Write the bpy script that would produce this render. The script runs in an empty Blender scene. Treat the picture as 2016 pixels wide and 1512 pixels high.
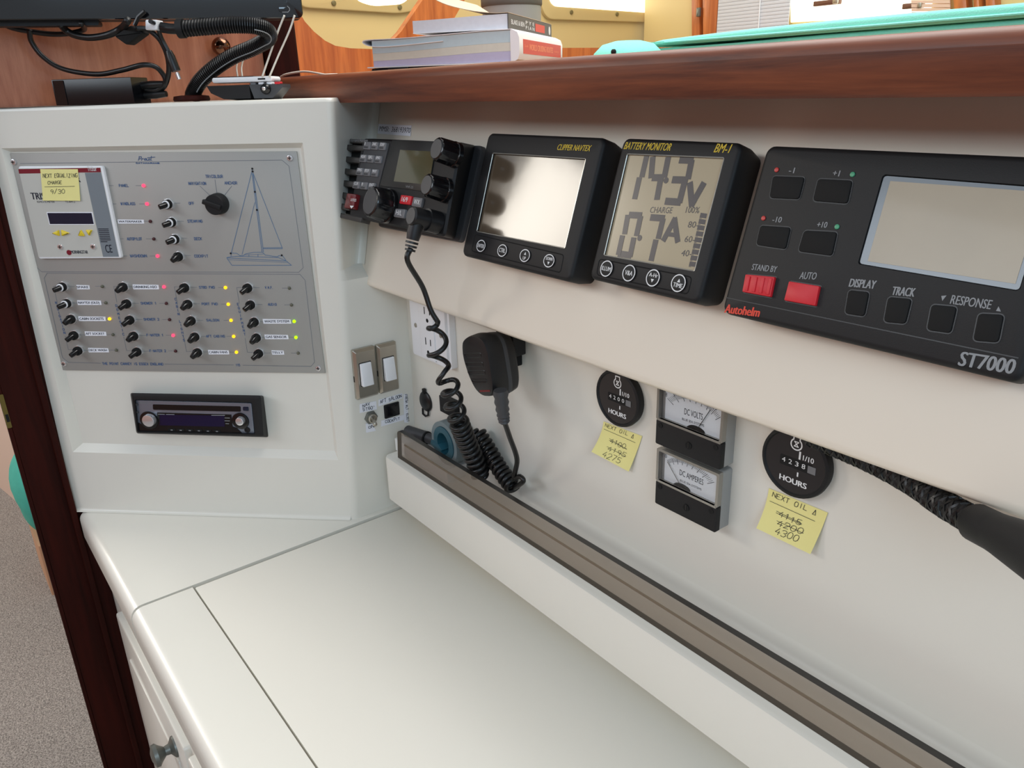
import bpy, bmesh, math, random
from mathutils import Vector, Matrix
random.seed(7)
SC = bpy.context.scene
COL = SC.collection
ZOFF = 1.26                      # the eye height; all numbers below are relative to the eye, lifted at the end

# ---------------------------------------------------------------- camera, world, lights, exposure
F_PX = 1534.34
HEAD, PITCH, ROLL = 0.652622868, 0.364049840, -0.0313139558
def cam_axes():
    h, p, r = HEAD, PITCH, ROLL
    f = Vector((-math.cos(h)*math.cos(p), math.sin(h)*math.cos(p), -math.sin(p)))
    rt = Vector((math.sin(h), math.cos(h), 0))
    up = rt.cross(f)
    c, s = math.cos(r), math.sin(r)
    return c*rt+s*up, -s*rt+c*up, f
RT, UP, FW = cam_axes()
cd = bpy.data.cameras.new('camera')
cd.sensor_width = 36; cd.lens = F_PX/2016*36; cd.clip_start = 0.01
cam = bpy.data.objects.new('camera', cd); COL.objects.link(cam)
cam.matrix_world = Matrix(((RT.x, UP.x, -FW.x, 0), (RT.y, UP.y, -FW.y, 0), (RT.z, UP.z, -FW.z, 0), (0, 0, 0, 1)))
SC.camera = cam

w = bpy.data.worlds.new('world'); SC.world = w; w.use_nodes = True
w.node_tree.nodes['Background'].inputs[0].default_value = (0.85, 0.92, 1.0, 1)
w.node_tree.nodes['Background'].inputs[1].default_value = 0.42

def area(name, loc, target, sx, sy, power, col):
    l = bpy.data.lights.new(name, 'AREA'); l.shape = 'RECTANGLE'; l.size = sx; l.size_y = sy
    l.energy = power; l.color = col
    o = bpy.data.objects.new(name, l); COL.objects.link(o); o.location = loc
    o.rotation_euler = (Vector(target)-Vector(loc)).to_track_quat('-Z', 'Y').to_euler()
    return o
area('window_light_right', (1.45, -0.75, 0.75), (-0.7, 0.3, -0.4), 1.1, 0.7, 12, (0.58, 0.80, 1.0))
area('window_light_left', (-3.95, -1.75, 1.08), (-0.4, 0.45, -0.2), 1.5, 0.7, 42, (1.0, 0.93, 0.82))
area('window_light_front', (-1.0, -1.8, 0.85), (-0.4, 0.45, -0.3), 1.2, 0.5, 11, (0.84, 0.92, 1.0))
area('overhead_fill', (-0.75, 0.95, 1.2), (-0.75, 0.75, 0.0), 1.7, 1.0, 30, (1.0, 0.97, 0.92))  # added unseen source above the shelf, brightens the desk front and background

vs = SC.view_settings
vs.view_transform = 'Standard'; vs.look = 'None'; vs.gamma = 1.0; vs.exposure = 0.28; vs.use_curve_mapping = False

# ---------------------------------------------------------------- small maths
def ray(x, y): return RT*((x-1008)/F_PX) + UP*(-(y-756)/F_PX) + FW
def hitp(px, p0, n):
    d = ray(*px); return d*(Vector(p0).dot(n)/d.dot(n))
AX = [Vector((1, 0, 0)), Vector((0, 1, 0)), Vector((0, 0, 1))]
def hit_axis(px, k, v): return hitp(px, AX[k]*v, AX[k])
def zoomer(ox, oy, s): return lambda x, y: (ox+x/s, oy+y/s)

class Frame:
    def __init__(self, o, u, v):
        self.o = Vector(o); self.u = Vector(u).normalized(); v = Vector(v)
        self.n = self.u.cross(v).normalized(); self.v = self.n.cross(self.u)
    def L(self, px, w=0.0):                     # pixel of the photo -> point on the surface offset w
        p = hitp(px, self.o+self.n*w, self.n)-self.o
        return (p.dot(self.u), p.dot(self.v))
    def P(self, px, w=0.0):
        a, b = self.L(px, w); return (a, b, w)
    def at(self, a, b, w=0.0): return self.o+self.u*a+self.v*b+self.n*w
    def sub(self, a, b, w=0.0): return Frame(self.at(a, b, w), self.u, self.v)
    def loc(self, p):
        p = Vector(p)-self.o; return (p.dot(self.u), p.dot(self.v), p.dot(self.n))
    def mat(self):
        u, v, n, o = self.u, self.v, self.n, self.o
        return Matrix(((u.x, v.x, n.x, o.x), (u.y, v.y, n.y, o.y), (u.z, v.z, n.z, o.z), (0, 0, 0, 1)))
WORLD = Frame((0, 0, 0), (1, 0, 0), (0, 1, 0))

# ---------------------------------------------------------------- materials
def lin(c): return tuple(((x/255+0.055)/1.055)**2.4 if x/255 > 0.04045 else x/255/12.92 for x in c)
def mat(name, rgb, rough=0.5, metal=0.0, var=0.0, vscale=12.0, bump=0.0, bscale=300.0, coat=0.0, emit=0.0, spec=0.5):
    m = bpy.data.materials.new(name); m.use_nodes = True
    nt = m.node_tree; b = nt.nodes['Principled BSDF']
    c = lin(rgb)+(1,)
    b.inputs['Base Color'].default_value = c
    b.inputs['Roughness'].default_value = rough
    b.inputs['Metallic'].default_value = metal
    b.inputs['Coat Weight'].default_value = coat
    b.inputs['Coat Roughness'].default_value = 0.06
    b.inputs['Specular IOR Level'].default_value = spec
    if emit:
        b.inputs['Emission Color'].default_value = c; b.inputs['Emission Strength'].default_value = emit
    tc = nt.nodes.new('ShaderNodeTexCoord')
    if var:
        no = nt.nodes.new('ShaderNodeTexNoise'); no.inputs['Scale'].default_value = vscale; no.inputs['Detail'].default_value = 4
        mx = nt.nodes.new('ShaderNodeMix'); mx.data_type = 'RGBA'
        mx.inputs['A'].default_value = tuple(x*(1-var) for x in c[:3])+(1,); mx.inputs['B'].default_value = tuple(min(1, x*(1+var)) for x in c[:3])+(1,)
        nt.links.new(tc.outputs['Object'], no.inputs['Vector']); nt.links.new(no.outputs['Fac'], mx.inputs['Factor'])
        nt.links.new(mx.outputs['Result'], b.inputs['Base Color'])
    if bump:
        n2 = nt.nodes.new('ShaderNodeTexNoise'); n2.inputs['Scale'].default_value = bscale; n2.inputs['Detail'].default_value = 3
        bp = nt.nodes.new('ShaderNodeBump'); bp.inputs['Strength'].default_value = bump; bp.inputs['Distance'].default_value = 0.002
        nt.links.new(tc.outputs['Object'], n2.inputs['Vector']); nt.links.new(n2.outputs['Fac'], bp.inputs['Height'])
        nt.links.new(bp.outputs['Normal'], b.inputs['Normal'])
    return m
def wood(name, dark, light, scale=(3, 60, 60), rough=0.4, coat=0.3, rot=(0, 0, 0)):
    m = bpy.data.materials.new(name); m.use_nodes = True
    nt = m.node_tree; b = nt.nodes['Principled BSDF']
    tc = nt.nodes.new('ShaderNodeTexCoord'); mp = nt.nodes.new('ShaderNodeMapping'); mp.inputs['Scale'].default_value = scale; mp.inputs['Rotation'].default_value = rot
    no = nt.nodes.new('ShaderNodeTexNoise'); no.inputs['Scale'].default_value = 1.0; no.inputs['Detail'].default_value = 6; no.inputs['Roughness'].default_value = 0.65; no.inputs['Distortion'].default_value = 0.4
    cr = nt.nodes.new('ShaderNodeValToRGB')
    cr.color_ramp.elements[0].position = 0.32; cr.color_ramp.elements[0].color = lin(dark)+(1,)
    cr.color_ramp.elements[1].position = 0.68; cr.color_ramp.elements[1].color = lin(light)+(1,)
    nt.links.new(tc.outputs['Object'], mp.inputs['Vector']); nt.links.new(mp.outputs['Vector'], no.inputs['Vector'])
    nt.links.new(no.outputs['Fac'], cr.inputs['Fac']); nt.links.new(cr.outputs['Color'], b.inputs['Base Color'])
    bp = nt.nodes.new('ShaderNodeBump'); bp.inputs['Strength'].default_value = 0.15; bp.inputs['Distance'].default_value = 0.001
    nt.links.new(no.outputs['Fac'], bp.inputs['Height']); nt.links.new(bp.outputs['Normal'], b.inputs['Normal'])
    b.inputs['Roughness'].default_value = rough; b.inputs['Coat Weight'].default_value = coat; b.inputs['Coat Roughness'].default_value = 0.12
    return m
def glass(name, tint, ior=1.45, gloss=0.05):
    m = bpy.data.materials.new(name); m.use_nodes = True
    nt = m.node_tree; nt.nodes.remove(nt.nodes['Principled BSDF']); out = nt.nodes['Material Output']
    t = nt.nodes.new('ShaderNodeBsdfTransparent'); t.inputs[0].default_value = tint+(1,)
    g = nt.nodes.new('ShaderNodeBsdfGlossy'); g.inputs['Roughness'].default_value = gloss
    fr = nt.nodes.new('ShaderNodeFresnel'); fr.inputs['IOR'].default_value = ior
    mx = nt.nodes.new('ShaderNodeMixShader')
    nt.links.new(fr.outputs[0], mx.inputs[0]); nt.links.new(t.outputs[0], mx.inputs[1]); nt.links.new(g.outputs[0], mx.inputs[2])
    nt.links.new(mx.outputs[0], out.inputs[0])
    return m
def emit(name, rgb, s):
    m = bpy.data.materials.new(name); m.use_nodes = True
    nt = m.node_tree; nt.nodes.remove(nt.nodes['Principled BSDF'])
    e = nt.nodes.new('ShaderNodeEmission'); e.inputs[0].default_value = lin(rgb)+(1,); e.inputs[1].default_value = s
    nt.links.new(e.outputs[0], nt.nodes['Material Output'].inputs[0]); return m

M = {}
M['gel'] = mat('gelcoat', (228, 224, 213), 0.34, var=0.012, vscale=9, bump=0.02, bscale=25, coat=0.12)
M['gel_fascia'] = mat('aged_gelcoat', (233, 222, 205), 0.33, var=0.03, vscale=7, bump=0.04, bscale=30, coat=0.2)
M['lid'] = mat('lid_laminate', (228, 223, 211), 0.42, var=0.01, vscale=6, bump=0.03, bscale=900)
M['black'] = mat('black_plastic', (27, 27, 28), 0.55, bump=0.06, bscale=1800, spec=0.32)
M['black2'] = mat('black_gloss', (16, 16, 18), 0.18)
M['blackm'] = mat('black_matt', (20, 20, 20), 0.75, spec=0.3)
M['rubber'] = mat('black_rubber', (15, 15, 16), 0.38)
M['grey_d'] = mat('dark_grey_plastic', (62, 62, 64), 0.5)
M['key'] = mat('key_grey', (112, 112, 114), 0.55)
M['white'] = mat('white_plastic', (236, 236, 238), 0.35)
M['paper'] = mat('label_paper', (238, 238, 244), 0.7)
M['chrome'] = mat('chrome', (226, 226, 228), 0.22, metal=0.75)
M['nickel'] = mat('brushed_nickel', (186, 180, 168), 0.36, metal=0.9)
M['plate'] = mat('anodised_plate', (168, 166, 161), 0.5, metal=0.35, bump=0.04, bscale=1500)
M['engrave'] = mat('engraved_line', (112, 118, 126), 0.6)
M['ink_blue'] = mat('blue_print', (66, 92, 132), 0.6)
M['ink'] = mat('black_ink', (22, 24, 40), 0.7)
M['ink_w'] = mat('white_print', (225, 225, 225), 0.6)
M['ink_g'] = mat('grey_print', (138, 140, 142), 0.6)
M['ink_y'] = mat('yellow_print', (206, 178, 40), 0.6)
M['ink_r'] = mat('red_print', (214, 62, 40), 0.6)
M['red'] = mat('red_rubber', (206, 32, 44), 0.5)
M['maroon'] = mat('maroon_print', (122, 12, 34), 0.45)
M['led_r'] = emit('lit_red_led', (255, 60, 90), 2.2)
M['led_a'] = emit('lit_amber_led', (255, 190, 30), 1.8)
M['led_g'] = emit('lit_green_led', (170, 255, 20), 1.6)
M['led_off_r'] = mat('unlit_red_led', (70, 14, 20), 0.3)
M['led_off_g'] = mat('unlit_grey_led', (96, 94, 78), 0.3)
M['note'] = mat('yellow_note_paper', (238, 228, 150), 0.75, var=0.02, vscale=60)
M['wood'] = wood('mahogany', (74, 30, 15), (132, 68, 38), (5, 90, 90), 0.5, 0.04)
M['wood_v'] = wood('mahogany_bulkhead', (156, 88, 60), (202, 136, 104), (90, 40, 4), 0.3, 0.4)
M['wood_o'] = wood('orange_mahogany', (156, 74, 30), (206, 118, 56), (60, 4, 60), 0.4, 0.3)
M['wood_d'] = wood('dark_and_shaded_mahogany', (34, 7, 3), (56, 14, 7), (60, 60, 4), 0.6, 0.0)  # dark trim wood; on the lower post its colour also carries the shade
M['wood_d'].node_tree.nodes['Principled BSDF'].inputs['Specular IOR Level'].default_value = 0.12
M['cream'] = mat('cream_moulding', (214, 186, 126), 0.4, var=0.03, vscale=3)
M['teal'] = mat('teal_fabric', (128, 214, 198), 0.85, var=0.08, vscale=40, bump=0.3, bscale=500)
M['pane'] = emit('daylit_pane', (255, 250, 225), 2.6)
M['lcd'] = mat('lcd_glass', (150, 140, 118), 0.12, var=0.03, vscale=20)

# ---------------------------------------------------------------- mesh builder
class MB:
    def __init__(self): self.v = []; self.f = []; self.m = []; self.cm = 0; self.k = 0
    def use(self, i): self.cm = i; return self
    def vert(self, p): self.v.append(tuple(p)); return len(self.v)-1
    def face(self, idx): self.f.append(tuple(idx)); self.m.append(self.cm)
    def loft(self, rings, cap0=True, cap1=True, closed=True):
        ids = [[self.vert(p) for p in r] for r in rings]
        n = len(ids[0])
        for a, b in zip(ids[:-1], ids[1:]):
            for i in range(n if closed else n-1):
                j = (i+1) % n; self.face((a[i], a[j], b[j], b[i]))
        if cap0: self.face(ids[0][::-1])
        if cap1: self.face(ids[-1])
        return self
    def prism(self, out, z0, z1, bev=0.0, seg=2):
        out = ccw(out)
        r = [[(x, y, z0) for x, y in out]]
        if bev:
            r.append([(x, y, z1-bev) for x, y in out])
            for k in range(1, seg+1):
                a = k/seg*math.pi/2
                o = inset(out, bev*(1-math.cos(a)))
                r.append([(x, y, z1-bev+bev*math.sin(a)) for x, y in o])
        else: r.append([(x, y, z1) for x, y in out])
        return self.loft(r)
    def box(self, x0, x1, y0, y1, z0, z1, rad=0.0, bev=0.0):
        return self.prism(rrect(x0, x1, y0, y1, rad), z0, z1, bev)
    def cyl(self, c, r0, z0, z1, seg=24, r1=None, bev=0.0):
        r1 = r0 if r1 is None else r1
        ring = lambda r, z: [(c[0]+r*math.cos(2*math.pi*i/seg), c[1]+r*math.sin(2*math.pi*i/seg), z) for i in range(seg)]
        rr = [ring(r0, z0)]
        if bev: rr += [ring(r1, z1-bev), ring(r1-bev*0.3, z1-bev*0.3), ring(r1-bev, z1)]
        else: rr += [ring(r1, z1)]
        return self.loft(rr)
    def lathe(self, prof, c=(0, 0), seg=24, cap0=True, cap1=True):
        return self.loft([[(c[0]+r*math.cos(2*math.pi*i/seg), c[1]+r*math.sin(2*math.pi*i/seg), z) for i in range(seg)] for r, z in prof], cap0, cap1)
    def tube(self, pts, r, seg=8, cap=True):
        pts = [Vector(p) for p in pts]; n = len(pts)
        rad = r if hasattr(r, '__len__') else [r]*n
        t0 = (pts[1]-pts[0]).normalized()
        nrm = t0.orthogonal().normalized(); rings = []
        for i in range(n):
            t = (pts[min(i+1, n-1)]-pts[max(i-1, 0)])
            t = t.normalized() if t.length > 1e-9 else t0
            nrm = (nrm-t*nrm.dot(t)); nrm = nrm.normalized() if nrm.length > 1e-6 else t.orthogonal().normalized()
            b = t.cross(nrm)
            rings.append([pts[i]+(nrm*math.cos(2*math.pi*k/seg)+b*math.sin(2*math.pi*k/seg))*rad[i] for k in range(seg)])
        return self.loft(rings, cap, cap)
    def ribbon(self, pts, wd, z, dz=0.00015):
        # flat stroke with a little thickness, lying in the local plane
        for a, b in zip(pts[:-1], pts[1:]):
            dx, dy = b[0]-a[0], b[1]-a[1]; l = math.hypot(dx, dy)
            if l < 1e-9: continue
            self.k = (self.k+1) % 17; zk = z+dz+self.k*6e-6
            ex, ey = dx/l*wd*0.3, dy/l*wd*0.3; nx, ny = -dy/l*wd/2, dx/l*wd/2
            q = [(a[0]-ex+nx, a[1]-ey+ny), (a[0]-ex-nx, a[1]-ey-ny), (b[0]+ex-nx, b[1]+ey-ny), (b[0]+ex+nx, b[1]+ey+ny)]
            ids = [self.vert((x, y, zk)) for x, y in q]; self.face(ids)
        return self
    def sphere(self, c, r, seg=12, rings=8, sc=(1, 1, 1)):
        rr = []
        for i in range(1, rings):
            a = math.pi*i/rings
            rr.append([(c[0]+r*sc[0]*math.sin(a)*math.cos(2*math.pi*k/seg), c[1]+r*sc[1]*math.sin(a)*math.sin(2*math.pi*k/seg), c[2]-r*sc[2]*math.cos(a)) for k in range(seg)])
        return self.loft(rr)
    def xform(self, f):
        self.v = [tuple(f(p)) for p in self.v]; return self
    def mesh(self, name, mats, angle=0.7):
        me = bpy.data.meshes.new(name); me.from_pydata(self.v, [], self.f)
        for m in (mats if isinstance(mats, (list, tuple)) else [mats]): me.materials.append(M[m] if isinstance(m, str) else m)
        me.polygons.foreach_set('material_index', self.m)
        bm = bmesh.new(); bm.from_mesh(me); bmesh.ops.recalc_face_normals(bm, faces=bm.faces) if len(bm.faces) < 60000 else None; bm.to_mesh(me); bm.free()
        me.polygons.foreach_set('use_smooth', [True]*len(me.polygons))
        me.set_sharp_from_angle(angle=angle)
        me.update(); return me

def ccw(o):
    a = sum(o[i][0]*o[(i+1) % len(o)][1]-o[(i+1) % len(o)][0]*o[i][1] for i in range(len(o)))
    return list(o) if a > 0 else list(o)[::-1]
def rrect(x0, x1, y0, y1, r=0.0, seg=5):
    x0, x1 = min(x0, x1), max(x0, x1); y0, y1 = min(y0, y1), max(y0, y1)
    if r <= 0: return [(x0, y0), (x1, y0), (x1, y1), (x0, y1)]
    r = min(r, (x1-x0)*0.49, (y1-y0)*0.49); o = []
    for cx, cy, a0 in ((x1-r, y0+r, -90), (x1-r, y1-r, 0), (x0+r, y1-r, 90), (x0+r, y0+r, 180)):
        for k in range(seg+1):
            a = math.radians(a0+90*k/seg); o.append((cx+r*math.cos(a), cy+r*math.sin(a)))
    return o
def inset(o, d):
    n = len(o); res = []
    for i in range(n):
        p, c, q = o[i-1], o[i], o[(i+1) % n]
        e1 = (c[0]-p[0], c[1]-p[1]); e2 = (q[0]-c[0], q[1]-c[1])
        l1 = math.hypot(*e1) or 1; l2 = math.hypot(*e2) or 1
        n1 = (-e1[1]/l1, e1[0]/l1); n2 = (-e2[1]/l2, e2[0]/l2)
        bx, by = n1[0]+n2[0], n1[1]+n2[1]; k = 1+n1[0]*n2[0]+n1[1]*n2[1]
        k = max(k, 0.4); res.append((c[0]+bx/k*d, c[1]+by/k*d))
    return res
def roundpoly(pts, r, seg=5):
    n = len(pts); o = []
    for i in range(n):
        p, c, q = Vector(pts[i-1]), Vector(pts[i]), Vector(pts[(i+1) % n])
        rr = r[i] if hasattr(r, '__len__') else r
        d1 = (p-c); d2 = (q-c); t = min(rr, d1.length*0.45, d2.length*0.45)
        a = c+d1.normalized()*t; b = c+d2.normalized()*t
        for k in range(seg+1):
            s = k/seg; o.append(tuple(a*(1-s)**2+c*2*s*(1-s)+b*s*s))
    return o
def smooth(pts, n=8):
    P = [Vector(p) for p in pts]; P = [P[0]*2-P[1]]+P+[P[-1]*2-P[-2]]; o = []
    for i in range(1, len(P)-2):
        for k in range(n):
            t = k/n; a, b, c, d = P[i-1:i+3]
            o.append(0.5*((2*b)+(c-a)*t+(2*a-5*b+4*c-d)*t*t+(3*b-a-3*c+d)*t**3))
    o.append(P[-2]); return o

# ---------------------------------------------------------------- things and parts
def link(name, data): o = bpy.data.objects.new(name, data); COL.objects.link(o); return o
def tag(o, label=None, cat=None, group=None, kind=None):
    if label: o['label'] = label
    if cat: o['category'] = cat
    if group: o['group'] = group
    if kind: o['kind'] = kind
    return o
def thing(name, fr, label, cat, group=None):
    o = link(name, None); o.empty_display_size = 0.02; o.matrix_world = fr.mat(); return tag(o, label, cat, group)
def part(name, mb, mats, parent, label=None, kind=None, angle=0.7):
    me = mb.mesh(name, mats, angle) if isinstance(mb, MB) else mb
    o = link(name, me); o.parent = parent
    return tag(o, label, None, None, kind)
def solo(name, mb, mats, fr, label=None, cat=None, group=None, kind=None, angle=0.7):
    o = link(name, mb.mesh(name, mats, angle)); o.matrix_world = fr.mat(); return tag(o, label, cat, group, kind)
def structure(name, mb, mats, fr=WORLD, label=None, angle=0.7): return solo(name, mb, mats, fr, label, None, None, 'structure', angle)

# ---------------------------------------------------------------- lettering
_tc = {}
def font_geo(s):
    if s in _tc: return _tc[s]
    cu = bpy.data.curves.new('lettering', 'FONT'); cu.body = s; cu.resolution_u = 3
    ob = bpy.data.objects.new('lettering', cu); me = ob.to_mesh()
    vs_ = [v.co.copy() for v in me.vertices]; fs = [tuple(p.vertices) for p in me.polygons]
    ob.to_mesh_clear(); bpy.data.objects.remove(ob); bpy.data.curves.remove(cu)
    xs = [v.x for v in vs_] or [0, 1]
    _tc[s] = (vs_, fs, min(xs), max(xs)); return _tc[s]
def text(mb, s, a, b, cap, z, shear=0.0, bold=0.0):
    """bottom-left a, bottom-right b (local 2D), cap height; upright along local v"""
    vs_, fs, x0, x1 = font_geo(s)
    for off in ([0] if not bold else [-bold, 0, bold]):
        base = len(mb.v)
        for v in vs_:
            t = (v.x-x0)/(x1-x0); h = v.y/0.69*cap
            mb.v.append((a[0]+(b[0]-a[0])*t+h*shear+off, a[1]+(b[1]-a[1])*t+h, z+0.00015+(0 if not off else 6e-6 if off < 0 else 1.2e-5)))
        for f in fs: mb.face([base+i for i in f])
    return mb
STROKES = {
 'A': '0,0 2,6 4,0/.8,2.2 3.2,2.2', 'B': '0,0 0,6 3,6 3.8,5 3,3.2 0,3.2/3,3.2 4,2 3.2,0 0,0', 'C': '4,5 3,6 1,6 0,4.5 0,1.5 1,0 3,0 4,1',
 'D': '0,0 0,6 2.5,6 4,4.5 4,1.5 2.5,0 0,0', 'E': '4,6 0,6 0,0 4,0/0,3.1 3,3.1', 'F': '4,6 0,6 0,0/0,3.1 3,3.1', 'G': '4,5 3,6 1,6 0,4.5 0,1.5 1,0 3,0 4,1.2 4,2.8 2.4,2.8',
 'H': '0,0 0,6/4,0 4,6/0,3 4,3', 'I': '2,0 2,6', 'J': '3.5,6 3.5,1.2 2.5,0 1,0 0,1.2', 'K': '0,0 0,6/4,6 0,2.5/1.4,3.7 4,0', 'L': '0,6 0,0 4,0',
 'M': '0,0 0,6 2,2.5 4,6 4,0', 'N': '0,0 0,6 4,0 4,6', 'O': '1,0 0,1.5 0,4.5 1,6 3,6 4,4.5 4,1.5 3,0 1,0', 'P': '0,0 0,6 3,6 4,5 4,3.8 3,2.8 0,2.8',
 'Q': '1,0 0,1.5 0,4.5 1,6 3,6 4,4.5 4,1.5 3,0 1,0/2.5,1.5 4.2,-.4', 'R': '0,0 0,6 3,6 4,5 4,3.8 3,2.9 0,2.9/2,2.9 4,0', 'S': '4,5 3,6 1,6 0,5 0,3.9 1,3.2 3,2.8 4,2 4,1 3,0 1,0 0,1',
 'T': '0,6 4,6/2,6 2,0', 'U': '0,6 0,1.2 1,0 3,0 4,1.2 4,6', 'V': '0,6 2,0 4,6', 'W': '0,6 1,0 2,4 3,0 4,6', 'X': '0,0 4,6/0,6 4,0', 'Y': '0,6 2,3 4,6/2,3 2,0', 'Z': '0,6 4,6 0,0 4,0',
 '0': '1.2,0 0,1.5 0,4.5 1.2,6 2.8,6 4,4.5 4,1.5 2.8,0 1.2,0', '1': '1,4.8 2.2,6 2.2,0', '2': '0,4.8 1,6 3,6 4,4.8 4,3.7 0,0 4,0', '3': '0,5.2 1,6 3,6 4,5 4,4 2.6,3.2 1.5,3.2/2.6,3.2 4,2.2 4,1 3,0 1,0 0,.8',
 '4': '2.6,6 0,2 4.2,2/3,3.6 3,0', '5': '4,6 .6,6 .3,3.4 2.6,3.6 4,2.4 4,1.2 3,0 1,0 0,.8', '6': '3.6,5.6 2.4,6 .8,4.6 0,2 .6,.4 2,0 3.5,.5 4,1.8 3.2,3.1 1.8,3.3 .3,2.4', '7': '0,6 4,6 1.4,0',
 '8': '1.8,3.2 .4,4 .4,5.2 1.4,6 2.6,6 3.6,5.2 3.6,4 1.8,3.2 0,2 0,.9 1.2,0 2.8,0 4,.9 4,2 1.8,3.2', '9': '3.9,4 2.6,2.8 1,3.1 .2,4.4 1,5.8 2.6,6 3.9,5 3.9,3 3,0',
 '-': '.6,3 3.4,3', '.': '1.8,0 2.2,.2', '/': '.4,-.6 3.6,6.6', '(': '3,6.8 2,5 2,1 3,-.8', ')': '1,6.8 2,5 2,1 1,-.8', "'": '2,6.4 2,4.8', '~': '2,6 .3,0 3.7,0 2,6'}
def strokes(mb, s, a, b, cap, z, wd, jit=0.0, slant=0.0):
    """single-line lettering from a to b (baseline, local 2D)"""
    adv = 5.6; tot = adv*len(s)-1.6; rnd = random.Random(sum(map(ord, s)))
    for i, ch in enumerate(s):
        if ch not in STROKES: continue
        jx, jy, js = (rnd.uniform(-jit, jit) for _ in range(3))
        for st in STROKES[ch].split('/'):
            pts = []
            for q in st.split():
                x, y = map(float, q.split(','))
                X = (i*adv+x+jx*2)/tot; Y = (y*(1+js*0.6)+jy*2)/6*cap
                pts.append((a[0]+(b[0]-a[0])*X+Y*slant, a[1]+(b[1]-a[1])*X+Y))
            mb.ribbon(pts, wd, z)
    return mb

# ---------------------------------------------------------------- reference surfaces
TH = math.radians(19); TT = math.tan(TH)
FAS = Frame((0, 0.42+0.028*math.cos(TH), -0.09-0.028*math.sin(TH)), (1, 0, 0), (0, math.sin(TH), math.cos(TH)))
def fas_y(z): return FAS.o.y+(z-FAS.o.z)*TT
ZD = -0.508                                                        # chart table height
ca, sa = math.cos(math.radians(45.757)), math.sin(math.radians(45.757)); ln = math.radians(0.8)
PAN = Frame((-1.075, 0.0964, ZD), (ca, sa, 0), (-sa*math.sin(ln), ca*math.sin(ln), math.cos(ln)))
YG = 0.46
BW = Frame((0, YG, 0), (1, 0, 0), (0, 0, 1))
XS = -0.811
def xs_at(z): return -0.8137+0.025*(z-ZD)
SW = Frame((xs_at(-0.35)+0.0002, 0.40, -0.35), (0, 1, 0), (0.025, 0, 1))
DESK = Frame((0, 0, ZD), (1, 0, 0), (0, 1, 0))
SHZ = 0.019
def ext_x(mb, prof, x0, x1):
    return mb.loft([[(x0, y, z) for y, z in prof], [(x1, y, z) for y, z in prof]])
def arc(cy, cz, r, a0, a1, n=6): return [(cy+r*math.cos(math.radians(a0+(a1-a0)*k/n)), cz+r*math.sin(math.radians(a0+(a1-a0)*k/n))) for k in range(n+1)]

# ---------------------------------------------------------------- the setting
def carpet():
    m = bpy.data.materials.new('carpet'); m.use_nodes = True; nt = m.node_tree; b = nt.nodes['Principled BSDF']
    tc = nt.nodes.new('ShaderNodeTexCoord'); n1 = nt.nodes.new('ShaderNodeTexNoise'); n1.inputs['Scale'].default_value = 330; n1.inputs['Detail'].default_value = 8
    n2 = nt.nodes.new('ShaderNodeTexNoise'); n2.inputs['Scale'].default_value = 9
    cr = nt.nodes.new('ShaderNodeValToRGB'); e = cr.color_ramp.elements
    e[0].position = 0.3; e[0].color = lin((92, 86, 82))+(1,); e[1].position = 0.72; e[1].color = lin((196, 187, 178))+(1,)
    nt.links.new(tc.outputs['Object'], n1.inputs[0]); nt.links.new(n1.outputs[0], cr.inputs[0]); nt.links.new(cr.outputs[0], b.inputs[0])
    bp = nt.nodes.new('ShaderNodeBump'); bp.inputs[0].default_value = 0.6; bp.inputs[1].default_value = 0.004
    nt.links.new(n1.outputs[0], bp.inputs['Height']); nt.links.new(bp.outputs[0], b.inputs['Normal']); b.inputs['Roughness'].default_value = 0.95
    return m
M['carpet'] = carpet()
structure('floor', MB().box(-4.2, 1.2, -2.2, 0.6, -1.29, -1.26), 'carpet')
M['pink'] = mat('warm_wall_paint', (226, 200, 182), 0.6, var=0.02, vscale=4)
p0 = Vector((-3.039, 0.0497, 0)); dd = (Vector((-2.9352, 0.0697, 0))-p0).normalized()
dd = Vector((dd.x, dd.y, 0)); a0 = p0-dd*0.55; a1 = p0+dd*1.3; nn = Vector((-dd.y, dd.x, 0))*0.05
structure('wall_passage', MB().prism([(a0.x, a0.y), (a1.x, a1.y), (a1.x+nn.x, a1.y+nn.y), (a0.x+nn.x, a0.y+nn.y)], -1.26, 1.0), 'pink')
# bulkhead the corner console is built against
structure('wall_left', MB().box(-1.114, -1.082, 0.0473, 0.43, -0.02, 0.62, 0.0, 0), 'wood_v')
structure('trim_11', MB().box(-1.112, -1.0805, 0.0473, 0.43, -1.26, -0.0201), 'wood_d')  # lower part of the bulkhead, its shade painted in as darker wood
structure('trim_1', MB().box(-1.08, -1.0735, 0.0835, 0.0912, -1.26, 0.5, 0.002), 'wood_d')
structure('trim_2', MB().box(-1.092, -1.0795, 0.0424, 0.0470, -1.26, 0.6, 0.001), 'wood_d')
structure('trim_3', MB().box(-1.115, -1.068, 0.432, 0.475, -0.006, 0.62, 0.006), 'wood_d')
# back wall of the recess with its cove
prof = [(YG, -0.216), (YG, -0.400)]+arc(YG-0.022, -0.4005, 0.022, 0, -90, 6)+[(0.49, -0.4225), (0.49, -0.216)]
structure('wall_back', ext_x(MB(), prof, XS-0.012, 0.3), 'gel', label='white back wall of the recess under the instrument console')

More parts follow.
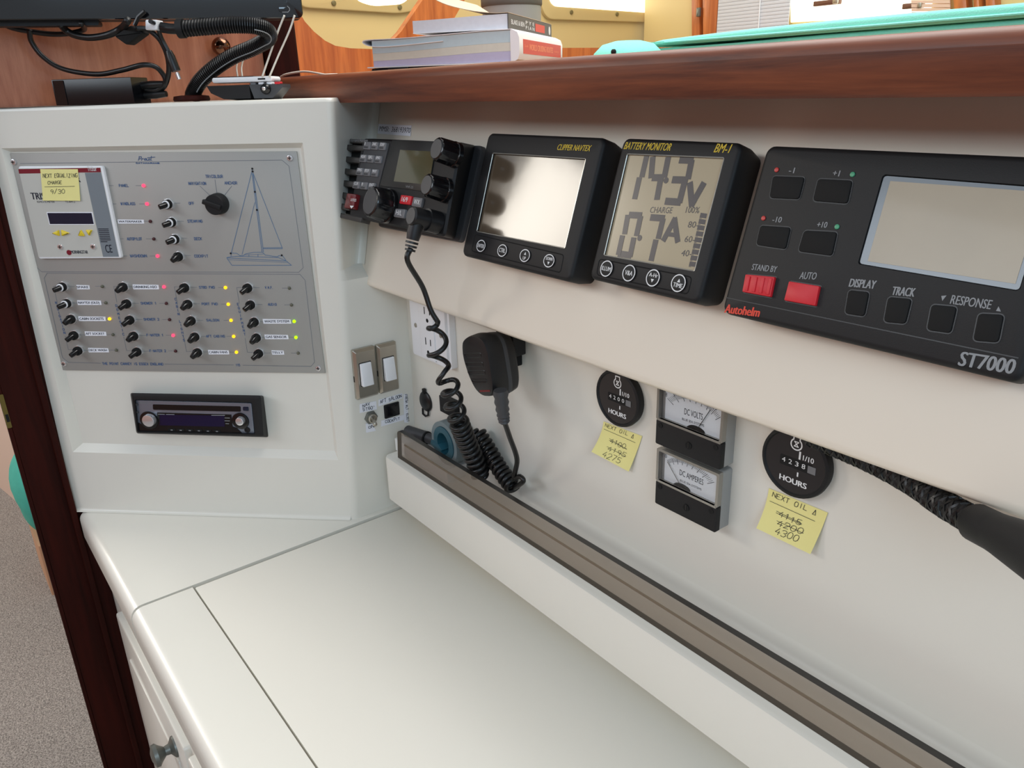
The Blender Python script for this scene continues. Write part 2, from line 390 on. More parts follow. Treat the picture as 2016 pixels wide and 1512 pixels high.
# moulded instrument console with its sloping face
zl = -0.2085
yl = fas_y(zl)
prof = [(fas_y(-0.012), -0.012), (fas_y(-0.05), -0.05), (fas_y(zl+0.004), zl+0.004)]+[(yl+0.0005, zl), (yl+0.003, zl-0.0032), (yl+0.0075, zl-0.0045)]+[(0.462, -0.2155), (0.497, -0.2155), (0.497, -0.012)]
solo('instrument_console', ext_x(MB(), prof, -1.06, 0.3), 'gel_fascia', WORLD, 'long off-white moulded console with sloping face carrying the black instruments', 'console', angle=0.9)

# corner console: angled panel face with a recess, side wall with the light switches
def corner_console():
    mb = MB()
    H_ = 0.503
    zs = -0.2005-ZD
    # front face (panel frame) with recess
    out = [(-0.0085, 0.0), (0.3685, 0.0), (0.392, H_-0.004), (-0.0085, H_-0.004)]
    o1 = [PAN.L((143, 890)), PAN.L((666, 906)), PAN.L((596, 281)), PAN.L((2, 292))]
    o2 = [PAN.L((156, 877)), PAN.L((655, 893)), PAN.L((587, 292)), PAN.L((11, 300))]
    P0 = [mb.vert(PAN.at(a, b, 0)) for a, b in out]
    P1 = [mb.vert(PAN.at(a, b, 0)) for a, b in o1]
    P2 = [mb.vert(PAN.at(a, b, -0.008)) for a, b in o2]
    for i in range(4):
        j = (i+1) % 4
        mb.face((P0[i], P0[j], P1[j], P1[i])); mb.face((P1[i], P1[j], P2[j], P2[i]))
    mb.face(P2)
    # rounded right corner down to the side walls; the upper wall runs into the sloping face in a cove
    def ringpts(v, low):
        c = PAN.at(0.3685+0.0235*v/(H_-0.004), v, 0)
        d1 = PAN.u
        xz = xs_at(c.z); k = c+d1*(max((xz-c.x)/d1.x, 0.005) if low else 0.007)
        d2 = Vector((0, 1, 0)) if low else Vector((-0.64, 0.77, 0)).normalized()
        e = k+d2*((k-c).length)
        o = []
        for i in range(7):
            s = i/6; o.append(c*(1-s)**2+k*2*s*(1-s)+e*s*s)
        if low:
            fy = 0.462
            for i in range(1, 9): o.append(Vector((e.x+(xz-e.x)*min(1, i/3), e.y+(fy-e.y)*i/8, e.z)))
        else:
            fy = fas_y(e.z)-0.0006
            t = max(0.002, (fy-0.012-e.y)/d2.y); p = e+d2*t; q = e+d2*((fy-e.y)/d2.y); r_ = Vector((q.x+0.016, fy, e.z))
            for i in range(8):
                s = i/7; o.append(p*(1-s)**2+q*2*s*(1-s)+r_*s*s)
        return o
    A = [ringpts(0, True), ringpts(zs, True)]
    B = [ringpts(zs+0.012, False), ringpts(H_-0.004, False)]
    for rr in (A, B, [A[1], B[0]]):
        i0 = [mb.vert(p) for p in rr[0]]; i1 = [mb.vert(p) for p in rr[1]]
        for i in range(len(i0)-1): mb.face((i0[i], i0[i+1], i1[i+1], i1[i]))
    # top with a rounded front edge
    tl = [PAN.at(-0.0085, H_-0.004, 0)]+B[1]
    r = 0.004; back = Vector((-0.5, 0.5, 0)).normalized()
    rows = [tl]
    cen = Vector((-1.0, 0.4, 0))
    for k in (1, 2, 3):
        a = k/3*math.pi/2
        rows.append([p+Vector(((cen-p).x, (cen-p).y, 0)).normalized()*r*(1-math.cos(a))+Vector((0, 0, r*math.sin(a))) for p in tl])
    ids = [[mb.vert(p) for p in row] for row in rows]
    for a, b in zip(ids[:-1], ids[1:]):
        for i in range(len(a)-1): mb.face((a[i], a[i+1], b[i+1], b[i]))
    zt = rows[-1][0].z
    bk = [mb.vert((-1.0785, 0.47, zt)), mb.vert((-1.0785, rows[-1][0].y, zt))]
    mb.face(ids[-1]+bk)
    # cove along the foot
    foot = [PAN.at(-0.0065, 0, 0), PAN.at(0.3685, 0, 0)]
    rr = []
    for p in foot:
        q = []
        for k in range(6):
            a = k/5*math.pi/2
            q.append(p+PAN.n*(0.0045*(1-math.sin(a)))+Vector((0, 0, 0.0045*(1-math.cos(a))+0.0002)))
        rr.append(q+[p+Vector((0, 0, 0.0003))])
    mb.loft(rr, False, False, closed=False)
    return mb
solo('corner_console', corner_console(), 'gel', WORLD, 'white moulded corner console with angled recessed face, carrying the switch panel', 'console', angle=0.55)

# wooden fiddle and deck shelf above the console
YW = 0.40
prof = [(YW+0.002, -0.0105), (YW, -0.008), (YW, SHZ-0.008)]+arc(YW+0.008, SHZ-0.008, 0.008, 180, 90, 5)+[(YW+0.09, SHZ), (YW+0.09, -0.0105)]
solo('wooden_fiddle', ext_x(MB(), prof, -1.066, 0.35), 'wood', WORLD, 'long reddish-brown varnished wooden edge beam above the instrument console', 'wooden beam')
M['deck'] = wood('shelf_wood', (120, 78, 44), (166, 116, 72), (3, 60, 60), 0.35, 0.3)
solo('deck_shelf', MB().box(-1.49, 0.35, YW+0.091, 1.95, SHZ-0.02, SHZ-0.0005), 'deck', WORLD, 'flat wooden shelf top behind the edge beam, under the books and cushions', 'shelf')

# ---------------------------------------------------------------- chart table, tray, cabinet
ct = thing('chart_table', Frame((-0.3, 0.27, ZD), (1, 0, 0), (0, 1, 0)), 'white chart table with a hinged lid and rounded front edge', 'table')
def to(fr): return lambda p: fr.loc(p)
cf = Frame((-0.3, 0.27, ZD), (1, 0, 0), (0, 1, 0))
yf = 0.092; rr_ = 0.013
nose = [(yf+0.012, ZD-0.045), (yf+0.004, ZD-0.044), (yf, ZD-0.038)]+arc(yf+rr_, ZD-rr_, rr_, 180, 90, 6)
part('worktop', ext_x(MB(), nose+[(0.47, ZD), (0.47, ZD-0.045)], -1.073, -0.8045).xform(to(cf)), 'gel', ct)
part('front_rail', ext_x(MB(), nose+[(0.1572, ZD), (0.1572, ZD-0.045)], -0.8005, 0.35).xform(to(cf)), 'gel', ct)
part('lid', MB().box(-0.7995, 0.35, 0.1592, 0.456, ZD-0.012, ZD-0.0006, 0.002, 0.0012).xform(to(cf)), 'lid', ct, label='matt white hinged lid')
part('subframe', MB().box(-0.82, 0.34, 0.12, 0.456, ZD-0.04, ZD-0.0125).xform(to(cf)), 'grey_d', ct)

tf = Frame((-0.3, 0.43, -0.482), (1, 0, 0), (0, 1, 0))
tr = thing('shelf_tray', tf, 'narrow white tray shelf below the recess wall, behind a smoked strip', 'tray')
tray = MB()
ro = roundpoly([(-0.797, 0.4025), (0.35, 0.4025), (0.35, 0.4595), (-0.797, 0.4595)], [0.012, 0, 0, 0])
tray.prism(ro, -0.482, -0.423, 0.004)
part('tray_body', tray.xform(to(tf)), 'gel', tr)

def smoke():
    m = bpy.data.materials.new('smoked_acrylic'); m.use_nodes = True
    nt = m.node_tree; nt.nodes.remove(nt.nodes['Principled BSDF']); out = nt.nodes['Material Output']
    t = nt.nodes.new('ShaderNodeBsdfTransparent'); t.inputs[0].default_value = (0.86, 0.83, 0.81, 1)
    d = nt.nodes.new('ShaderNodeBsdfPrincipled'); d.inputs['Base Color'].default_value = lin((160, 148, 132))+(1,); d.inputs['Roughness'].default_value = 0.15
    mx = nt.nodes.new('ShaderNodeMixShader'); mx.inputs[0].default_value = 0.24
    nt.links.new(t.outputs[0], mx.inputs[1]); nt.links.new(d.outputs[0], mx.inputs[2]); nt.links.new(mx.outputs[0], out.inputs[0]); return m
M['smoke'] = smoke(); M['smoke_edge'] = mat('smoked_acrylic_edge', (44, 41, 38), 0.3)
af = Frame((-0.3, 0.416, -0.423), (1, 0, 0), (0, 0, 1))
ac = thing('smoked_fiddle', af, 'long grey smoked acrylic strip standing along the white tray edge', 'acrylic strip')
x0a = hit_axis((779, 860), 1, 0.413).x+0.001
sh = [(x0a+0.3, 0.0), (0.65, 0.0), (0.65, 0.0385), (x0a+0.3+0.004, 0.0385)]
sh = roundpoly(sh, [0.0, 0, 0, 0.006])
am = MB(); n_ = len(sh)
fr_ = [am.vert((x, y, 0.003)) for x, y in sh]; bk_ = [am.vert((x, y, -0.0028)) for x, y in sh]
am.face(fr_); am.face(bk_[::-1]); am.use(1)
for i in range(n_): am.face((fr_[i], bk_[i], bk_[(i+1) % n_], fr_[(i+1) % n_]))
part('acrylic_panel', am, ['smoke', 'smoke_edge'], ac)
M['glue'] = mat('brown_glue', (132, 112, 78), 0.5)
part('glue_line', MB().box(x0a+0.307, 0.65, 0.0165, 0.0185, -0.0042, -0.003), 'glue', ac, label='thin brown glue line')

gf = Frame((-0.4, 0.28, -1.26), (1, 0, 0), (0, 1, 0))
cb = thing('base_cabinet', gf, 'white base cabinet with raised doors under the chart table', 'cabinet')
part('carcass', MB().box(-1.0795, 0.35, 0.1085, 0.455, -1.26, ZD-0.046).xform(to(gf)), 'gel', cb)
def door(x0, x1, z0, z1, knob):
    fr = Frame(((x0+x1)/2, 0.1085, z1), (1, 0, 0), (0, 0, 1)); ll = to(gf)
    mb = MB().box(-(x1-x0)/2, (x1-x0)/2, z0-z1, 0, 0, 0.0075, 0.004, 0.003)
    inn = MB()
    mb.box(-(x1-x0)/2+0.04, (x1-x0)/2-0.04, z0-z1+0.05, -0.05, 0.0075, 0.0095, 0.004, 0.0018)
    mb.xform(lambda p: ll(fr.at(*p)))
    d = part('door', mb, 'gel', cb)
    if knob:
        kf = Frame((knob[0], 0.101, knob[1]), (1, 0, 0), (0, 0, 1))
        k = MB().lathe([(0.0125, 0), (0.012, 0.002), (0.006, 0.006), (0.0052, 0.011), (0.0095, 0.016), (0.013, 0.019), (0.0125, 0.023), (0.005, 0.0255)])
        k.xform(lambda p: ll(kf.at(*p))); o = part('knob', k, 'pewter', d); 
M['pewter'] = mat('pewter', (120, 122, 116), 0.42, metal=0.7)
kb = hit_axis((343, 1470), 1, 0.10)
door(-1.03, -0.727, -1.2, -0.647, (kb.x, kb.z))
door(-0.715, -0.40, -1.2, -0.647, None)
zr = hit_axis((350, 1420), 1, 0.10).z

# ---------------------------------------------------------------- cabin beyond the shelf
def px_poly(pts, k, v): return [hit_axis(p, k, v) for p in pts]
XB = -1.5
upts = [(520, -90), (572, -90), (583, 0), (590, 25), (600, 42), (618, 62), (640, 80), (660, 90), (690, 95), (745, 97), (770, 83), (790, 62), (832, 0), (880, -90), (960, -90), (915, 0), (892, 40), (872, 75), (862, 95), (1200, 94), (1375, 92), (1375, 170), (520, 170)]
bf = Frame((XB, 0, 0), (0, 1, 0), (0, 0, 1))
pl = [(p.y, p.z) for p in px_poly(upts, 0, XB)]
bm_ = MB().prism(pl, -0.02, 0.0)
structure('wall_cabin', bm_, 'wood_o', bf, 'orange wooden bulkhead with a scooped opening behind the books')
XC = -1.9
cfm = Frame((XC, 0, 0), (0, 1, 0), (0, 0, 1))
structure('wall_front', MB().box(0.3, 2.7, -0.5, 0.9, -0.03, 0), 'cream', cfm)
def strip_px(name, pts, off, th, m, fr, struct=True, r=0.0):
    o = [fr.L(p, off) for p in pts]
    if r: o = roundpoly(o, r)
    return MB().prism(o, off-th, off, min(0.004, th*0.4)), m
mb, m = strip_px('', [(585, -60), (585, 14), (790, 27), (830, 18), (900, -40)], 0.012, 0.012, 'cream', cfm, r=0.03)
structure('trim_4', mb, m, cfm)
mb, m = strip_px('', [(1040, -70), (1075, 38), (1310, 45), (1345, 20), (1390, -70)], 0.012, 0.012, 'cream', cfm, r=0.03)
structure('trim_5', mb, m, cfm)
mb, m = strip_px('', [(690, -60), (700, 0), (735, 12), (795, 8), (815, -15), (815, -60)], 0.016, 0.004, 'pane', cfm, r=0.02)
structure('window_1', mb, m, cfm)
mb, m = strip_px('', [(1060, -70), (1088, 12), (1308, 27), (1335, 12), (1365, -70)], 0.016, 0.004, 'pane', cfm, r=0.02)
structure('window_2', mb, m, cfm)
M['bolt'] = mat('bolt_cap', (120, 108, 70), 0.4, metal=0.3)
for q, lb in (((657, 6), 'dull bolt cap under the left bright window, nearer the television'), ((787, 14), 'dull bolt cap under the left bright window, nearer the books'), ((1125, 24), 'leftmost dull bolt cap under the bright window right of the grey pot'), ((1215, 28), 'second dull bolt cap from the left under the bright window right of the grey pot'), ((1320, 35), 'third dull bolt cap from the left under the bright window right of the grey pot'), ((1347, 20), 'dull bolt cap beside the bright window, nearest the wooden door frame')):
    a, b = cfm.L(q, 0.013); bfm = cfm.sub(a, b, 0.0125)
    solo('bolt_cap', MB().cyl((0, 0), 0.006, 0, 0.003, 12, bev=0.001), 'bolt', bfm, lb, 'bolt', 'bolt caps along the cream window moulding')
# side of the cabin
YC = 2.0
sfm = Frame((0, YC, 0), (1, 0, 0), (0, 0, 1))
structure('wall_side', MB().box(-1.87, 0.6, -0.5, 0.9, -0.03, 0), 'cream', sfm)
def board(pts, w1, th, m, name, r=0.0, label=None):
    mb, mm = strip_px('', pts, w1, th, m, sfm, r=r); return structure(name, mb, mm, sfm, label)
board([(1360, -80), (1362, 190), (1378, 190), (1376, -80)], 0.02, 0.019, 'wood_o', 'trim_6')
board([(1382, -80), (1384, 190), (1402, 190), (1418, -80)], 0.03, 0.029, 'wood_o', 'trim_7')
board([(1870, -80), (1887, 160), (1913, 160), (1897, -80)], 0.03, 0.029, 'wood_o', 'trim_8')
board([(1911, -80), (1923, 160), (1935, 160), (1924, -80)], 0.035, 0.034, 'wood_o', 'trim_9')
board([(1934, -80), (1948, 160), (1967, 160), (1955, -80)], 0.03, 0.029, 'wood_o', 'trim_10')
board([(1556, -80), (1556, 44), (1700, 36), (1830, 22), (1850, -80)], 0.008, 0.006, 'pane', 'window_3')
M['terra'] = mat('pink_blind_fabric', (222, 180, 158), 0.8)
bl = [sfm.L(p, 0.02) for p in ((1795, 30), (1872, 30), (1866, -80), (1792, -80))]
mb = MB(); nb = 14
for i in range(nb):
    t0, t1 = i/nb, (i+0.85)/nb
    e = lambda t, s: (bl[s][0]+(bl[3-s][0]-bl[s][0])*t, bl[s][1]+(bl[3-s][1]-bl[s][1])*t)
    mb.prism([e(t0, 0), e(t0, 1), e(t1, 1), e(t1, 0)], 0.018, 0.021)
solo('pleated_blind', mb, 'terra', sfm, 'pinkish slatted blind at the right side of the far bright window', 'blind', kind='stuff')
# grey pleated blind with its cord
c0, c1 = sfm.L((1412, 66), 0.03), sfm.L((1553, 48), 0.03)
bfr = sfm.sub(c0[0], min(c0[1], c1[1]), 0.03)
bt = thing('pleated_blind', bfr, 'grey pleated blind hanging between the wooden frame and the bright window', 'blind')
M['blind'] = mat('blind_fabric', (206, 206, 210), 0.8)
wdt = c1[0]-c0[0]
for i in range(26):
    part('pleat', MB().prism([(0, 0), (wdt, 0), (wdt, 0.0087), (0, 0.0087)], 0, 0.004, 0.0015).xform(lambda p: (p[0], p[1]+i*0.0088-0.02, p[2])), 'blind', bt)
part('cord', MB().tube([(wdt*0.62, -0.02, 0.007), (wdt*0.60, 0.22, 0.007)], 0.0018, 6), 'white', bt)
# oval pull in the wooden door frame and its catch
q = sfm.L((1396, 22), 0.031)
solo('door_catch', MB().box(-0.006, 0.006, -0.012, 0.012, 0, 0.008, 0.002, 0.002), 'pewter', sfm.sub(sfm.L((1377, 24), 0.031)[0], sfm.L((1377, 24), 0.031)[1], 0.031), 'small dull metal catch on the wooden door frame left of the grey blind', 'catch')
M['brass_d'] = mat('dark_bronze', (112, 74, 58), 0.4, metal=0.2)
for (a, b), lb in ((((1601, 8), (1652, 7)), 'brown window latch, the left one of two across the bright far window'), (((1776, 13), (1816, 12)), 'brown window latch, the right one of two across the bright far window')):
    A_, B_ = sfm.L(a, 0.02), sfm.L(b, 0.02); hf = sfm.sub(A_[0], A_[1], 0.009)
    t = thing('window_latch', hf, lb, 'latch', 'latches of the far window')
    L_ = B_[0]-A_[0]
    part('lever', MB().box(0, L_, -0.006, 0.006, 0.0, 0.012, 0.002, 0.002), 'brass_d', t)
    part('pivot', MB().box(L_*0.78, L_*0.98, -0.005, 0.005, 0.012, 0.016, 0.002, 0.001), 'nickel', t, label='pale pivot end')

# ---------------------------------------------------------------- switch panel
WP = -0.0058
pf = PAN.sub(*PAN.L((330, 515), WP), -0.0078)
sp = thing('switch_panel', pf, 'grey metal switch panel with rows of black toggles and a printed yacht outline', 'switch panel')
def pl(x, y, w=0.002): return pf.L((x, y), w)
zA = zoomer(80, 520, 3.476); zB = zoomer(200, 270, 4.48)
pa = lambda x, y, w=0.002: pf.L(zA(x, y), w)
pb = lambda x, y, w=0.002: pf.L(zB(x, y), w)
part('plate', MB().prism([pl(19, 302), pl(118, 729), pl(640, 735), pl(584, 298)], 0.0002, 0.002, 0.0006), 'plate', sp)
ln_ = MB()
def line(pts, wd=0.0005): ln_.ribbon(pts, wd, 0.002)
up_o = [pb(-700, 235), pb(1590, 200), pb(1650, 250), pb(1775, 1150), pb(1735, 1200), pb(-540, 1195)]
line([pl(40, 322), pl(555, 315), pl(569, 327), pl(597, 527), pl(588, 536), pl(82, 535), pl(72, 526)])
line([pa(45, 62), pa(1775, 70), pa(1810, 110), pa(1875, 670), pa(1850, 700), pa(1385, 692)])
line([pa(1320, 690), pa(850, 684)]); line([pa(410, 678), pa(190, 672), pa(150, 640), pa(25, 95), pa(45, 62)])
tg = []
T1 = [(155, 152, 1), (185, 265, 1), (215, 372, 0), (235, 483, 2), (262, 588, 2)]
T2 = [(570, 153, 0), (595, 267, 2), (617, 378, 2), (643, 487, 0), (665, 595, 2)]
T3 = [(990, 158, 2), (1012, 270, 0), (1035, 383, 0), (1060, 493, 0), (1078, 600, 0)]
T4 = [(1420, 160, 2), (1440, 275, 2), (1465, 392, 0), (1480, 500, 0), (1495, 607, 2)]
TU = [(595, 588, 1), (627, 748, 1), (657, 897, 1), (688, 1050, 0)]
for t in T1+T2+T3+T4: tg.append((pa(t[0]+4, t[1]), t[2]))
for t in TU: tg.append((pb(t[0], t[1]), t[2]))
nut = MB().prism([(0.0066*math.cos(math.radians(60*k+10)), 0.0066*math.sin(math.radians(60*k+10))) for k in range(6)], 0.0, 0.0022, 0.0006)
nut_me = nut.mesh('nut', 'chrome')
col = MB().lathe([(0.0054, 0.0022), (0.0054, 0.0058), (0.0046, 0.0072)], seg=16)
lev = MB().tube([(0.0006, 0, 0.006), (-0.0008, -0.0006, 0.009), (-0.0042, -0.0018, 0.0140), (-0.0046, -0.0019, 0.0144)], [0.0032, 0.0032, 0.0029, 0.0018], 14)
lev_s = MB().tube([(0, 0, 0.006), (-0.0008, -0.0009, 0.010), (-0.0020, -0.0027, 0.0138), (-0.0021, -0.0029, 0.0142)], [0.0046, 0.0040, 0.0029, 0.0018], 14)
skirt = MB().lathe([(0.0025, 0.0076), (0.0025, 0.0092)], seg=14)
col_me = col.mesh('collar', 'blackm'); lev_me = lev.mesh('lever', 'black2'); levs_me = lev_s.mesh('lever', 'black2')
ring_me = MB().tube([(0.0037*math.cos(a/14*2*math.pi), 0.0037*math.sin(a/14*2*math.pi), 0.0074) for a in range(15)], 0.0010, 6).mesh('white_ring', 'white')
for (a, b), k in tg:
    o = part('toggle_switch', nut_me, None, sp); o.location = (a, b, 0.002); o.rotation_euler = (0, 0, random.uniform(0, 1))
    r = -o.rotation_euler.z
    for nm, me in (('collar', col_me), ('lever', levs_me if k == 0 else lev_me)):
        c = part(nm, me, None, o); c.rotation_euler = (0, 0, r+(0.35 if k == 2 else 0))
    if k == 1:
        c = part('white_ring', ring_me, None, o)
# lamps
LD = [(424, 152, 'off_g'), (448, 264, 'off_g'), (473, 374, 'a'), (497, 482, 'off_g'), (520, 588, 'off_g'),
      (845, 155, 'r'), (862, 268, 'off_r'), (884, 379, 'off_r'), (908, 487, 'r'), (925, 594, 'off_r'),
      (1266, 160, 'a'), (1285, 274, 'a'), (1304, 384, 'a'), (1322, 494, 'a'), (1341, 602, 'a'),
      (1703, 164, 'off_g'), (1718, 279, 'off_g'), (1736, 391, 'g'), (1748, 501, 'g'), (1764, 609, 'off_g')]
LU = [(372, 427, 'r'), (402, 588, 'r'), (432, 742, 'off_r'), (463, 897, 'off_r'), (495, 1048, 'r')]
led_prof = [(0.0019, 0), (0.0019, 0.001), (0.0015, 0.0019), (0.0006, 0.0024)]
lm = {k: MB().lathe(led_prof, seg=12).mesh('indicator_lamp', 'led_'+k) for k in ('a', 'r', 'g', 'off_r', 'off_g')}
lbl = {'a': 'lit amber lamp', 'r': 'lit red lamp', 'g': 'lit green lamp', 'off_r': 'unlit red lamp', 'off_g': 'unlit dull lamp'}
for fn, L_ in ((pa, LD), (pb, LU)):
    for x, y, k in L_:
        a, b = fn(x, y); o = part('indicator_lamp', lm[k], None, sp, label=lbl[k]); o.location = (a, b, 0.002)
# leader lines and printed names
txt = MB(); dk = MB()
ST = 0.0006
def nm(fn, s, x0, x1, yb, cap, y1=None):
    a, b = fn(x0, yb), fn(x1, y1 if y1 else yb); c = fn(x0, yb-cap)
    strokes(txt, s, a, b, math.hypot(c[0]-a[0], c[1]-a[1]), 0.0021, ST)
nm(pb, 'PANEL', 157, 240, 438, 22); nm(pb, 'WINDLASS', 172, 298, 598, 22); nm(pb, 'AUTOPILOT', 228, 357, 908, 22); nm(pb, 'WASHDOWN', 255, 400, 1058, 22)
nm(pb, 'OFF', 772, 817, 595, 22); nm(pb, 'STEAMING', 762, 890, 752, 22); nm(pb, 'DECK', 820, 885, 907, 22); nm(pb, 'COCKPIT', 822, 940, 1060, 22)
nm(pb, 'NAVIGATION', 770, 922, 420, 24); nm(pb, 'TRICOLOUR', 920, 1070, 358, 24); nm(pb, 'ANCHOR', 1088, 1196, 416, 24)
for s, x0, x1, yb in (('SHOWER 1', 688, 793, 275), ('SHOWER 2', 708, 812, 385), ('F-WATER 1', 728, 840, 493), ('F-WATER 2', 748, 858, 601), ('STBD FWD', 1087, 1192, 166), ('PORT FWD', 1105, 1212, 280), ('SALOON', 1137, 1222, 391), ('AFT CABINS', 1135, 1262, 501), ('V.H.F.', 1538, 1592, 168), ('AUDIO', 1558, 1615, 283)):
    nm(pa, s, x0, x1, yb, 15)
nm(pa, 'THE POINT CANVEY IS ESSEX ENGLAND', 425, 840, 688, 15, 692); nm(pa, '115', 1338, 1365, 698, 15)
# column names running downwards and their brackets
for s, x0, y0, x1, y1, br in (('NAVIGATION', 108, 265, 165, 470, [(140, 150), (88, 152), (190, 585), (230, 585)]), ('DOMESTIC', 520, 285, 568, 480, [(550, 152), (500, 152), (588, 592), (630, 592)]), ('CABIN LIGHTS', 925, 240, 982, 520, [(965, 157), (915, 155), (998, 598), (1050, 598)]), ('EQUIPMENT', 1352, 275, 1398, 480, [(1390, 160), (1342, 160), (1415, 603), (1460, 605)])):
    for i, ch in enumerate(s):
        t = i/(len(s)-1); x = x0+(x1-x0)*t; y = y0+(y1-y0)*t
        if ch != ' ': nm(pa, ch, x-5, x+5, y+7, 15)
    q = [pa(*p) for p in br]
    e0 = tuple(q[1][i]+(q[2][i]-q[1][i])*0.24 for i in (0, 1)); e1 = tuple(q[1][i]+(q[2][i]-q[1][i])*0.78 for i in (0, 1))
    dk.ribbon([q[0], q[1], e0], 0.0004, 0.002); dk.ribbon([e1, q[2], q[3]], 0.0004, 0.002)
for tcol, lcol in ((T1, LD[0:5]), (T2, LD[5:10]), (T3, LD[10:15]), (T4, LD[15:20])):
    for t, l in zip(tcol, lcol):
        dk.ribbon([pa(t[0]+35, t[1]+1), pa(t[0]+78, t[1]+1)], 0.0004, 0.002); dk.ribbon([pa(l[0]-50, l[1]), pa(l[0]-6, l[1])], 0.0004, 0.002)
for l, x in zip(LU, (60, 85, 105, 150, 180)):
    dk.ribbon([pb(l[0]-70, l[1]), pb(l[0]-8, l[1])], 0.0004, 0.002); dk.ribbon([pb(x, l[1]), pb(x+45, l[1])], 0.0004, 0.002)
for t in TU: dk.ribbon([pb(t[0]+45, t[1]-6), pb(t[0]+98, t[1]-6)], 0.0004, 0.002)
for p in (((868, 432), (962, 520)), ((1000, 375), (1018, 498)), ((1148, 432), (1082, 515)), ((912, 582), (945, 582))): dk.ribbon([pb(*p[0]), pb(*p[1])], 0.0005, 0.002)
# printed script title
sc = [pb(325, 205), pb(335, 170)], [pb(330, 172), pb(352, 172), pb(350, 188), pb(335, 192)], [pb(352, 205), pb(358, 190), pb(370, 188)], [pb(382, 205), pb(375, 195), pb(388, 186), pb(394, 198), pb(382, 205)], [pb(398, 188), pb(398, 204), pb(414, 203), pb(420, 188), pb(422, 205)], [pb(440, 168), pb(432, 203), pb(442, 203)], [pb(405, 182), pb(472, 176)]
for s in sc: txt.ribbon(s, 0.0007, 0.0021)
nm(pb, 'CATAMARANS', 305, 510, 234, 9)
# yacht outline
Y = MB()
def yl_(pts, w=0.0006): Y.ribbon([pb(*p) for p in pts], w, 0.0021)
yl_([(1328, 320), (1415, 1012)], 0.0007); yl_([(1337, 320), (1428, 1012)], 0.0007)
yl_([(1330, 285), (1145, 1020)]); yl_([(1352, 575), (1240, 1035)], 0.0005); yl_([(1334, 310), (1592, 972)]); yl_([(1428, 976), (1594, 974), (1594, 984), (1428, 984)])
yl_([(1105, 1065), (1150, 1130), (1675, 1130), (1630, 1092), (1110, 1065)]); yl_([(1105, 1062), (1145, 1055), (1200, 1050), (1560, 1062), (1630, 1092)])
yl_([(1142, 1050), (1145, 1022), (1195, 1025), (1220, 1045), (1250, 1045), (1270, 1030), (1340, 1016), (1420, 1015), (1445, 1040), (1550, 1055), (1565, 1045), (1600, 1050), (1625, 1085)])
yl_([(1300, 1035), (1300, 1050)]); yl_([(1380, 1032), (1380, 1052)]); yl_([(1110, 1080), (1640, 1105)], 0.0004); yl_([(1260, 1040), (1430, 1030)], 0.0004)
M['yacht_blue'] = mat('yacht_print', (84, 116, 150), 0.6)
part('yacht_outline', Y, 'yacht_blue', sp, label='blue printed yacht outline')
for x, y in ((1330, 278), (1333, 302), (1353, 482), (1371, 642), (1140, 1025), (1590, 1042)):
    o = part('chart_dot', MB().cyl((0, 0), 0.0011, 0, 0.0006, 10), 'black', sp); a, b = pb(x, y); o.location = (a, b, 0.002)
part('engraved_frame', ln_, 'engrave', sp, label='thin engraved frame lines'); part('leader_lines', dk, 'engrave', sp, kind='stuff')
part('lettering', txt, 'ink_blue', sp, label='small blue capital lettering')
# white label tapes
tapes = [(pa, 'SPARE', (245, 142), (338, 172)), (pa, 'NAVTEX (OLD)', (250, 247), (418, 279)), (pa, 'CABIN SOCKETS', (258, 357), (448, 389)), (pa, 'AFT SOCKET', (302, 460), (452, 490)), (pa, 'DECK WASH', (325, 573), (468, 603)),
         (pa, 'DRINKING H2O', (630, 139), (812, 172)), (pa, 'CABIN FANS', (1146, 587), (1292, 617)), (pa, 'WASTE SYSTEM', (1520, 375), (1716, 407)), (pa, 'GAS SENSOR', (1532, 482), (1698, 513)), (pa, 'TELLY', (1580, 589), (1668, 619)), (pb, 'WATERMAKER', (142, 726), (377, 762))]
for fn, s, p0_, p1_ in tapes:
    a, c = fn(*p0_), fn(*p1_); b0 = fn(p0_[0]+6, p1_[1]); b1 = c
    t = part('label_tape', MB().prism([fn(p0_[0], p0_[1]), b0, b1, fn(p1_[0]-5, p0_[1]+3)], 0.002, 0.0024), 'paper', sp)
    x0, y0 = b0; x1, y1 = b1; hgt = a[1]-b0[1]; mg = (x1-x0)*0.07
    part('lettering', text(MB(), s, (x0+mg-0.001, y0+hgt*0.26), (x1-mg, y1+hgt*0.26), hgt*0.5, 0.0024, bold=0.0001), 'ink', t, label='black capitals')
# corner screws
def screw_mesh(r):
    mb = MB().lathe([(r, 0), (r, 0.0006), (r*0.85, 0.0014), (r*0.4, 0.0018)], seg=16, cap1=True)
    mb.use(1); mb.box(-r*0.55, r*0.55, -r*0.12, r*0.12, 0.0017, 0.0019); mb.box(-r*0.12, r*0.12, -r*0.55, r*0.55, 0.0017, 0.0019); return mb.mesh('screw', ['chrome', 'blackm'])
scr = screw_mesh(0.0036)
for p in (pl(27, 319), pl(571, 311), pl(126, 716), pl(627, 725)):
    o = part('screw', scr, None, sp); o.location = (p[0], p[1], 0.002)
# rotary selector
ra, rb = pb(1038, 585)
kn = MB().lathe([(0.0118, 0), (0.0118, 0.004), (0.0112, 0.012), (0.0105, 0.013)], seg=32)
kn.box(-0.0125, 0.0085, -0.0026, 0.0026, 0.0128, 0.0165, 0.001, 0.0008)
kn.prism([(-0.0150, 0), (-0.0095, -0.0045), (-0.0095, 0.0045)], 0.001, 0.006)
kk = part('rotary_knob', kn, 'black', sp, label='ribbed black selector knob'); kk.location = (ra, rb, 0.002); kk.rotation_euler = (0, 0, math.radians(-20))

